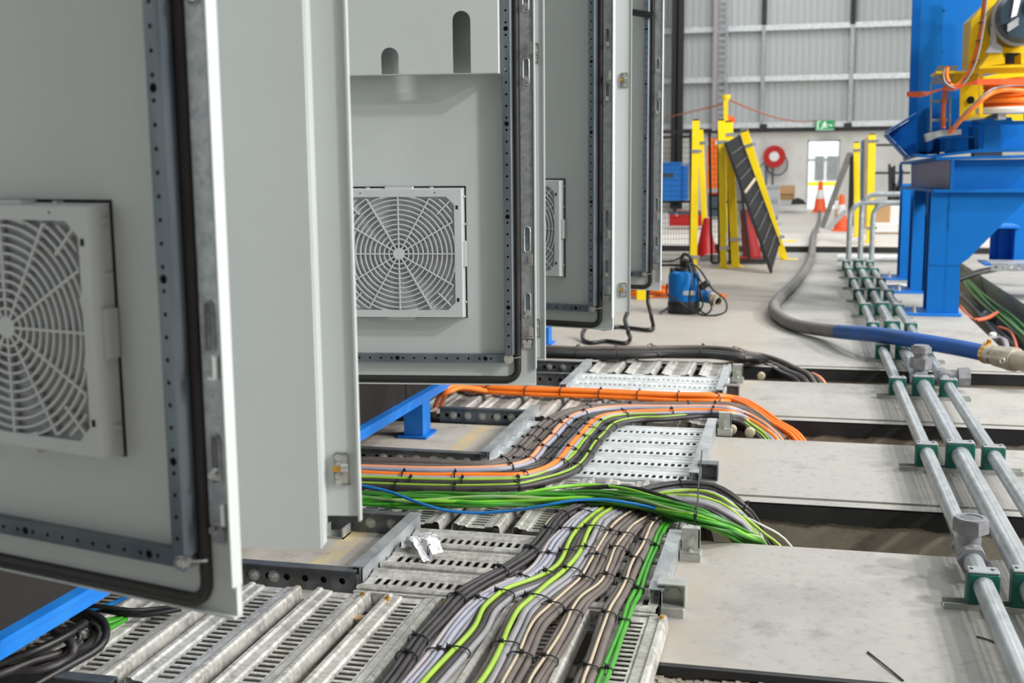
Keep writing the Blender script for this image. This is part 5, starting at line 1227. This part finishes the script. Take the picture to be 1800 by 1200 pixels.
o = MB().sphere((0, 0, 0), .05, 10, .9).build('plastic_wrap', 'light_grey', None, 60); o.location = P(1738, 556, -.14); tag(o, 'pale crumpled plastic wrap in the right trench by the red loop', 'plastic')
# foil scrap near the columns
p = P(1568, 502, .004); q = MB(); random.seed(2)
q.prism([(-.10, -.04, 0), (.02, -.06, .006), (.12, .0, .0), (.05, .07, .004), (-.07, .05, 0)], (0, 0, .008)); o = q.build('foil_scrap', 'white'); o.location = p; tag(o, 'flat white scrap on the floor between the blue columns and the pipes', 'scrap')
# white pipe caps beside the trenches
for lab_, (x, y, yy) in (('white plastic pipe cap at the edge of the second trench', (1318, 767, 3.86)), ('white plastic pipe cap at the edge of the farthest trench', (1338, 661, 4.90)), ('half-hidden white pipe cap by the bolted bracket of the second trench', (1286, 762, 3.89))):
    p = PY(x, y, yy); o = MB().lathe([(.009, -.015), (.015, -.013), (.0165, .0), (.0165, .013), (.012, .016)], (0, 0, 0), 16, 'y').build('pipe_cap', 'c_beige', None, 40); o.location = (p.x, p.y, max(p.z, .012)); tag(o, lab_, 'pipe cap')
# ------------------------------------------------------------------ guard fence stock, stacked in the middle distance
FY = 9.95
def post(label, base, top, w, yb=None, yt=None, bands=(), foot=True, m='yellow', cap=True):
    b = P(base[0], base[1], 0) if yb is None else PY(base[0], base[1], yb)
    tt = PY(top[0], top[1], b.y if yt is None else yt)
    W_ = w/2080*b.y*1.0
    t = thing('guard_post', label, 'post', b, group='yellow guard posts')
    d = (tt-b); q = MB().bar(Vector((0, 0, 0)), d, W_, W_*.85, up=(0, 1, 0)); q.build('post_tube', m, t)
    if cap: MB().bar(d-d.normalized()*.001, d+d.normalized()*.012, W_*.9, W_*.75, up=(0, 1, 0)).build('end_cap', 'black_plastic', t)
    for y in bands:
        f = (base[1]-y)/(base[1]-top[1]); c = d*f
        MB().bar(c-d.normalized()*.014, c+d.normalized()*.014, W_*1.14, W_*1.05, up=(0, 1, 0)).box(c.x+W_*.55, c.x+W_*.95, c.y-W_*.3, c.y+W_*.1, c.z-.012, c.z+.012).build('clamp_band', 'bright_zinc', t)
    if foot:
        MB().box(-W_*.9, W_*.9, -W_*.9, W_*.9, 0, .010).build('foot_plate', m, t)
    return t
def mesh_panel(label, c, yy, bars=(), wires=True, pitch=.022, depth=.02):
    """black welded mesh panel: c = bottom-left, bottom-right, top-right, top-left sight lines"""
    ys = yy if isinstance(yy, (list, tuple)) else [yy]*4
    A, B, C, D = [PY(x, y, v) for (x, y), v in zip(c, ys)]
    t = thing('mesh_panel', label, 'fence panel', A, group='black mesh fence panels')
    q = MB()
    for p0, p1 in ((A, B), (B, C), (C, D), (D, A)): q.bar(p0-A, p1-A, depth, depth, up=(0, 1, 0))
    for f in bars: q.bar(A*(1-f)+D*f-A, B*(1-f)+C*f-A, depth*.8, depth*.8, up=(0, 1, 0))
    q.build('panel_frame', 'black_paint', t)
    if wires:
        q = MB(); n = max(2, int((B-A).length/pitch)); m_ = max(2, int((D-A).length/(pitch*2)))
        for i in range(1, n): f = i/n; q.bar(A*(1-f)+B*f-A, D*(1-f)+C*f-A, .0026, .0026, up=(0, 1, 0))
        for i in range(1, m_): f = i/m_; q.bar(A*(1-f)+D*f-A, B*(1-f)+C*f-A, .0026, .0026, up=(0, 1, 0))
        q.build('wire_mesh', 'black_paint', t)['kind'] = 'stuff'
    return t
post('leftmost upright yellow guard post with two silver bands', (1219, 471), (1223.5, 212), 11.5, bands=(265, 451))
post('slim yellow guard post standing behind the leftmost one', (1241, 448), (1231, 228), 9, bands=(251,), yb=11.2)
post('straight yellow guard post just left of the tapering wide one', (1272, 471), (1268, 212), 11, bands=(249, 435))
post('widest yellow guard post, slightly leaning, with a bent foot tab', (1293, 469), (1281, 215), 13, bands=(236, 420))
t = post('yellow guard post leaning hard against the black ribbed board', (1379, 457), (1308, 230), 12.5, yt=10.4, yb=10.9, bands=(414, 252), foot=False)
MB().box(-.02, .12, -.05, .03, .0, .012).box(-.02, .0, -.05, .03, 0, .05).build('foot_tab', 'yellow', t)
MB().box(.0, .10, .05, .11, .16, .172).build('side_tab', 'yellow', t)
t = post('tall narrow yellow standpipe with a wide cap behind the guard posts', (1275, 410), (1276, 172), 7, yb=14, yt=14, foot=False, cap=False)
d = PY(1276.5, 170, 14)-t.location; MB().lathe([(.022, -.05), (.034, -.03), (.052, .0), (.052, .02)], d, 14).build('flared_cap', 'yellow', t, 40)
mesh_panel('black mesh panel at the far left beside the end cabinet door', [(1140, 466), (1213, 466), (1215, 240), (1140, 242)], 10.05, bars=(.50,))
mesh_panel('second black mesh panel layered behind the left one', [(1140, 462), (1214, 462), (1214, 232), (1140, 232)], 10.45, bars=(.47,), wires=False)
mesh_panel('narrow black mesh panel between the slim post and the straight post', [(1251, 462), (1264, 462), (1263, 232), (1247, 232)], 10.2, bars=(.52, .42))
mesh_panel('wide black mesh panel leaning behind the tapering post', [(1270, 462), (1345, 461), (1300, 250), (1268, 250)], [10.25, 10.35, 10.6, 10.6], bars=(.5,), pitch=.009)
mesh_panel('black mesh panel seen edge-on behind the widest post', [(1283, 462), (1318, 458), (1296, 270), (1279, 262)], 10.15, wires=True, pitch=.012)
# ribbed board leaning
A, B, Cc, D = PY(1356, 479, 9.50), PY(1370, 431, 9.75), PY(1299, 238, 10.1), PY(1275, 251, 9.85)
t = thing('ribbed_board', 'black ribbed board leaning diagonally against the yellow posts', 'board', A)
nn = (B-A).cross(D-A).normalized()*.016
if nn.dot(A-EYE) < 0: nn = -nn
MB().prism([Vector((0, 0, 0)), B-A, Cc-A, D-A], nn).build('board', 'black_plastic', t)
for f in (.10, .20, .30, .40, .50, .70, .80, .90):
    a_, b_ = (D-A)*f, (B-A)+(Cc-B)*f; q = MB().bar(a_+(b_-a_)*.08+ (b_-a_)*0, a_+(b_-a_)*.96, .004, .006, up=tuple(nn)); q.v = [tuple(Vector(p)-nn*.3) for p in q.v]; q.build('rib', 'hose', t)
a_, b_ = (D-A)*.60, (B-A)+(Cc-B)*.60; q = MB().bar(a_+(b_-a_)*.05, a_+(b_-a_)*.97, .022, .012, up=tuple(nn)); q.v = [tuple(Vector(p)-nn*.4) for p in q.v]; q.build('pale_strip', 'c_beige', t)
for p0, p1 in ((Vector((0, 0, 0)), D-A), (B-A, Cc-A)): MB().bar(p0, p1, .022, .022, up=(0, 1, 0)).build('edge_frame', 'black_paint', t)
# red barrier cones/bars between the posts
def prism_thing(name, label, cat, pts, yy, d, m, group=None):
    q = MB(); P0 = PY(*pts[0], yy); q.prism([PY(x, y, yy)-P0 for x, y in pts], (0, d, 0)); o = q.build(name, m); o.location = P0; tag(o, label, cat, group); return o
def cone(label, base, hpx, m='cone_orange', z=-.4, wpx=None, stripe=True, slim=.25):
    b = P(base[0], base[1], z); hh = hpx/2080*b.y; r = (wpx or hpx*.42)/2/2080*b.y
    t = thing('traffic_cone', label, 'cone', b, group='orange traffic cones')
    MB().box(-r*1.25, r*1.25, -r*1.25, r*1.25, 0, hh*.05).build('cone_base', m, t)
    MB().lathe([(r, hh*.05), (r*(1-.45*.75), hh*.45)], (0, 0, 0), 18).build('cone_body', m, t, 40)
    MB().lathe([(r*(1-.45*.75)+.001, hh*.44), (r*(1-.70*.75)+.001, hh*.72)], (0, 0, 0), 18).build('white_band', 'white' if stripe else m, t, 40)
    MB().lathe([(r*(1-.70*.75), hh*.71), (r*slim, hh), (r*slim*.7, hh)], (0, 0, 0), 18).build('cone_tip', m, t, 40)
    return t
cone('orange traffic cone in front of the bright doorway', (1441, 373), 52, wpx=22)
cone('orange and white traffic cone behind the bent upright pipes', (1478, 406), 62, wpx=24)
b = P(1241, 452, 0); t = thing('barrier_cone', 'tall red cone shape standing low between the leftmost posts', 'cone', b, group='red barrier cones'); hh = PY(1240, 383, b.y).z
MB().lathe([(.105, 0), (.10, .01), (.028, hh*.98), (.02, hh)], (0, 0, 0), 18).build('cone_body', 'red', t, 40)
MB().box(-.14, .14, -.14, .14, 0, .014).build('cone_base', 'black_plastic', t)
A_, B_ = P(1322, 456, 0), PY(1306, 348, 10.8); t = thing('barrier_cone', 'taller red cone shape leaning behind the black ribbed board', 'cone', A_, group='red barrier cones')
dv = B_-A_; MB().cyl(Vector((0, 0, .03)), dv*.82, .085, 16, r1=.04).build('cone_body', 'red', t, 40); MB().cyl(dv*.82, dv, .04, 16, r1=.026).build('cone_band', 'white', t, 40); MB().box(-.11, .11, -.11, .11, 0, .03).build('cone_base', 'red', t)
# low clutter under the posts
for i, (lab_, pts, yy, m) in enumerate((('black plastic tray lying flat between the left posts', [(1234, 445), (1268, 445), (1266, 430), (1238, 428)], 11.3, 'black_plastic'), ('bent pale sheet lying in front of the black tray', [(1226, 458), (1268, 459), (1262, 447), (1240, 448)], 10.6, 'rail_galv'), ('long black bar lying on the floor behind the ribbed board', [(1296, 462), (1352, 461), (1352, 456), (1296, 456)], 10.4, 'black_paint'), ('crushed white bag on the floor beside the widest post', [(1279, 466), (1289, 466), (1288, 455), (1281, 453)], 10.5, 'white'))):
    prism_thing(['plastic_tray', 'sheet_offcut', 'floor_bar', 'plastic_bag'][i], lab_, ['tray', 'sheet', 'bar', 'bag'][i], pts, yy, .12, m)
# red toolbox, blue bin, orange cabinet, grey bin
def bbox(label, name, cat, x0, y0, x1, y1, yy, d, m, parts=()):
    a_, b_ = PY(x0, y1, yy), PY(x1, y0, yy); w_, h_ = b_.x-a_.x, b_.z-a_.z
    t = thing(name, label, cat, a_)
    bevel(MB().box(0, w_, 0, d, 0, h_).build('body', m, t), min(w_, h_)*.04)
    for nm, (fx0, fy0, fx1, fy1), pm, out in parts:
        MB().box(w_*fx0, w_*fx1, -out, .01, h_*(1-fy1), h_*(1-fy0)).build(nm, pm, t)
    return t
bbox('red toolbox with a dark lid on the floor behind the left mesh panel', 'toolbox', 'toolbox', 1176, 371, 1236, 397, 22.3, .35, 'red', [('lid', (-.02, 0, 1.02, .22), 'motor_grey', .01), ('lid_handle', (.10, -.35, .22, .02), 'black_plastic', .0), ('latch', (.2, .15, .25, .35), 'light_grey', .02)])
bbox('bright blue plastic bin against the far wall behind the mesh', 'storage_bin', 'bin', 1160, 285, 1196, 356, 29.5, .8, 'box_blue', [('hand_hole', (.1, .26, .65, .38), 'motor_grey', .01), ('rim', (-.02, 0, 1.02, .06), 'box_blue', .03)])
bbox('narrow blue plastic bin beside the larger one behind the mesh', 'storage_bin', 'bin', 1198, 287, 1207, 352, 29.8, .6, 'box_blue', [('rim', (-.02, 0, 1.02, .06), 'light_grey', .03)])
bbox('upright orange cabinet behind the narrow mesh panel', 'orange_cabinet', 'cabinet', 1242, 243, 1262, 335, 26.0, .6, 'orange_box', [('hinge', (.0, .05, .12, .14), 'light_grey', .02), ('catch', (.1, .52, .25, .58), 'light_grey', .02), ('corner_cap', (.75, .05, .95, .12), 'white', .02)])
bbox('grey drum below the orange cabinet', 'grey_drum', 'drum', 1244, 335, 1264, 381, 26.0, .6, 'motor_grey', [('red_band', (-.02, .08, 1.02, .2), 'red', .02), ('grey_lid', (-.03, -.08, 1.03, .06), 'light_grey', .02)])
bbox('light grey wheeled bin right of the leaning yellow post', 'wheeled_bin', 'bin', 1345, 326, 1369, 384, 24, .5, 'light_grey', [('rim', (-.03, 0, 1.06, .07), 'rail_galv', .04), ('side_band', (-.02, .42, 1.06, .5), 'rail_galv', .03), ('castor', (.75, .95, .95, 1.05), 'motor_grey', .02)])
bbox('open brown cardboard box below the red hose reel', 'cardboard_box', 'box', 1371, 326, 1397, 352, 29.5, .5, 'cardboard', [('front_flap', (-.03, .0, 1.03, .55), 'cardboard', .08)])
prism_thing('black_sack', 'flat black sack on the floor right of the cardboard box', 'sack', [(1390, 360), (1418, 359), (1412, 351), (1402, 348), (1392, 352)], 29.0, .4, 'black_plastic')
prism_thing('grey_sheet', 'grey rumpled sheet on the floor under the cardboard box', 'sheet', [(1368, 363), (1392, 362), (1388, 352), (1372, 353)], 28.8, .4, 'light_grey')
# hose reel
c = PY(1361, 275, 31.75); t = thing('hose_reel', 'red fire hose reel with a white hub on the far wall', 'hose reel', c); R = 18.5/2080*31.75
MB().ring((0, 0, 0), (0, -.05, 0), R, R*.42, 28).ring((0, .18, 0), (0, .2, 0), R, R*.3, 28).build('reel_disc', 'red', t, 40)
MB().cyl((0, .02, 0), (0, -.06, 0), R*.44, 20).build('reel_hub', 'white', t, 40)
MB().tube([(R*.25+R*.95*math.cos(a), .1, -R*.7+R*1.0*math.sin(a)) for a in (math.radians(-160+12*k) for k in range(19))], .018, 8).build('hose_loop', 'motor_grey', t, 60)
MB().tube([(-R*.7, .1, -R*.2), (-R*.7, .12, -R*2.6)], .022, 8).tube([(-R*.1, .1, -R*.8), (-R*.1, .12, -R*2.6)], .022, 8).tube([(-R*.8, .1, -R*.5), (-R*1.5, .12, -R*1.1)], .015, 8).build('supply_pipe', 'motor_grey', t, 60)
# exit sign
a_, b_ = PY(1433, 229, 31.6), PY(1467, 211, 31.6); w_, h_ = b_.x-a_.x, b_.z-a_.z
t = thing('exit_sign', 'green emergency exit sign with a white running figure above the doorway', 'sign', a_)
MB().box(0, w_, 0, .06, 0, h_).build('sign_box', 'exit_green', t)
q = MB(); y_ = -.012
def sg(*pts): q.prism([(w_*x, 0, h_*z) for x, z in pts], (0, y_, 0))
q.cyl((w_*.50, 0, h_*.80), (w_*.50, y_, h_*.80), h_*.085, 12)
sg((.44, .70), (.52, .72), (.50, .42), (.42, .42)); sg((.50, .50), (.58, .34), (.66, .36), (.66, .28), (.55, .26), (.44, .44)); sg((.42, .46), (.36, .28), (.26, .22), (.28, .15), (.40, .20), (.49, .42)); sg((.52, .70), (.62, .58), (.68, .60), (.69, .54), (.61, .50), (.50, .62)); sg((.44, .70), (.34, .62), (.34, .52), (.38, .52), (.39, .60), (.47, .64))
q.build('running_figure', 'exit_white', t)
q = MB(); sg((.10, .90), (.30, .90), (.30, .84), (.16, .84), (.16, .14), (.10, .14)); sg((.04, .06), (.96, .06), (.96, .02), (.04, .02)); sg((.80, .60), (.90, .48), (.80, .36), (.80, .44), (.72, .44), (.72, .52), (.80, .52)); q.build('door_and_arrow', 'exit_white', t)
MB().box(-.02, w_+.02, 0, .42, h_, h_+.03).build('sign_bracket', 'light_grey', t)
# vertical cable ladder on the far wall
a_ = PY(1252, 200, 31.5).x; b_ = PY(1277, 200, 31.5).x; mid = (a_*.62+b_*.38)
t = thing('wall_ladder', 'tall upright cable ladder with many rungs against the far cladding', 'cable ladder', (a_, 31.5, -.4))
MB().box(0, .11, 0, .12, 0, 9.5).build('cable_riser', 'c_pink', t)
MB().box(b_-a_-.03, b_-a_, 0, .10, 0, 9.5).box(mid-a_-.0, mid-a_+.02, 0, .10, 0, 9.5).build('side_rail', 'rail_galv', t)
k = 0
while .9+k*.155 < 9.3:
    MB().box(mid-a_, b_-a_, .02, .06, .9+k*.155, .9+k*.155+.05).build('rung', 'rail_galv', t) if k < 54 else None; k += 1
# sagging rope lines
def rope(label, p0, p1, sag):
    pp = [p0*(1-f)+p1*f - Vector((0, 0, sag*4*f*(1-f))) for f in [i/16 for i in range(17)]]
    q = MB().tube([p-p0 for p in pp], .012, 6); o = q.build('rope', 'rust_cable', None, 60); o.location = p0; tag(o, label, 'rope')
rope('thin orange rope from the yellow standpipe to the exit sign', PY(1281, 175, 15), PY(1436, 212, 31), .12)
rope('thin orange rope from the yellow standpipe to the black column', PY(1272, 183, 15), PY(1165, 208, 29), .0)
prism_thing('red_flag', 'small red rag hanging behind the yellow standpipe', 'rag', [(1277, 214), (1294, 215), (1291, 206), (1279, 202)], 14.02, .02, 'cone_orange')
# right-hand group by the upright pipes
post('shorter yellow guard post right of the doorway', (1507, 416), (1505.5, 251), 9.5, yb=13.0, bands=(264,))
post('tallest yellow guard post right of the doorway', (1529, 426), (1533, 237), 11.5, yb=12.6, bands=(248, 400))
for lab_, pts, yy, m in (('dark board standing behind the shorter right guard post', [(1490, 392), (1500, 398), (1502, 270), (1494, 276)], 13.6, 'black_paint'), ('grey edged board standing between the two right guard posts', [(1510, 400), (1518, 403), (1520, 245), (1514, 247)], 13.2, 'motor_grey'), ('olive board standing between the two right guard posts', [(1519, 402), (1524, 402), (1526, 240), (1521, 244)], 13.3, 'wood')):
    prism_thing('fence_board', lab_, 'board', pts, yy, .05, m)
prism_thing('grey_plank', 'long grey plank leaning right of the bright doorway', 'plank', [(1441, 399), (1449, 402), (1501, 268), (1489, 268)], 17.0, .06, 'hose')
prism_thing('pale_plank', 'pale plank lying slanted at the foot of the grey leaning plank', 'plank', [(1450, 402), (1459, 405), (1490, 372), (1484, 368)], 17.2, .06, 'light_grey')
for i, (lab_, x0, y0, x1, y1, yy, m) in enumerate((('low stack of white boards behind the tallest right guard post', 1530, 392, 1590, 408, 16.5, 'white'), ('stack of brown cartons on the low white boards', 1537, 356, 1566, 392.5, 16.6, 'cardboard'), ('white wrapped parcel on the brown cartons', 1553, 362, 1590, 392.5, 16.7, 'white'), ('small brown carton behind the orange and white cone', 1468, 345, 1486, 390, 24.0, 'cardboard'), ('small white tub behind the orange and white cone', 1467, 354, 1479, 367, 23.0, 'white'), ('timber bearer under the low white boards', 1534, 408, 1590, 441, 16.5, 'wood'))):
    p0, p1 = PY(x0, y1, yy), PY(x1, y0, yy); q = MB().cbox(0, p1.x-p0.x, 0, .4, 0, p1.z-p0.z, .01); o = q.build(['board_stack', 'carton', 'parcel', 'carton', 'tub', 'bearer'][i], m); o.location = p0; tag(o, lab_, ['boards', 'box', 'parcel', 'box', 'tub', 'timber'][i])
for lab_, y in (('upper dark rail on the far wall beside the blue gusset', 257), ('lower dark rail on the far wall beside the blue gusset', 306)):
    p0, p1 = PY(1537, y, 28), PY(1600, y, 28); o = MB().box(0, p1.x-p0.x, 0, .05, 0, .05).build('wall_rail', 'black_paint'); o.location = p0; tag(o, lab_, 'rail')
p = PY(1572, 352, 20); t = thing('dark_bundle', 'dark ragged bundle standing by the left edge of the blue machine', 'bundle', (p.x, p.y, -.4)); random.seed(4); q = MB()
hh = PY(1572, 285, 20).z+.4
for i in range(9):
    x0, y0 = random.uniform(-.07, .07), random.uniform(-.07, .07); q.tube([(x0, y0, 0), (x0*1.1, y0, hh*.5), (x0*1.6+random.uniform(-.05, .05), y0, hh*random.uniform(.7, 1.0))], [.05, .045, .02], 7)
q.build('strands', 'black_paint', t, 60)
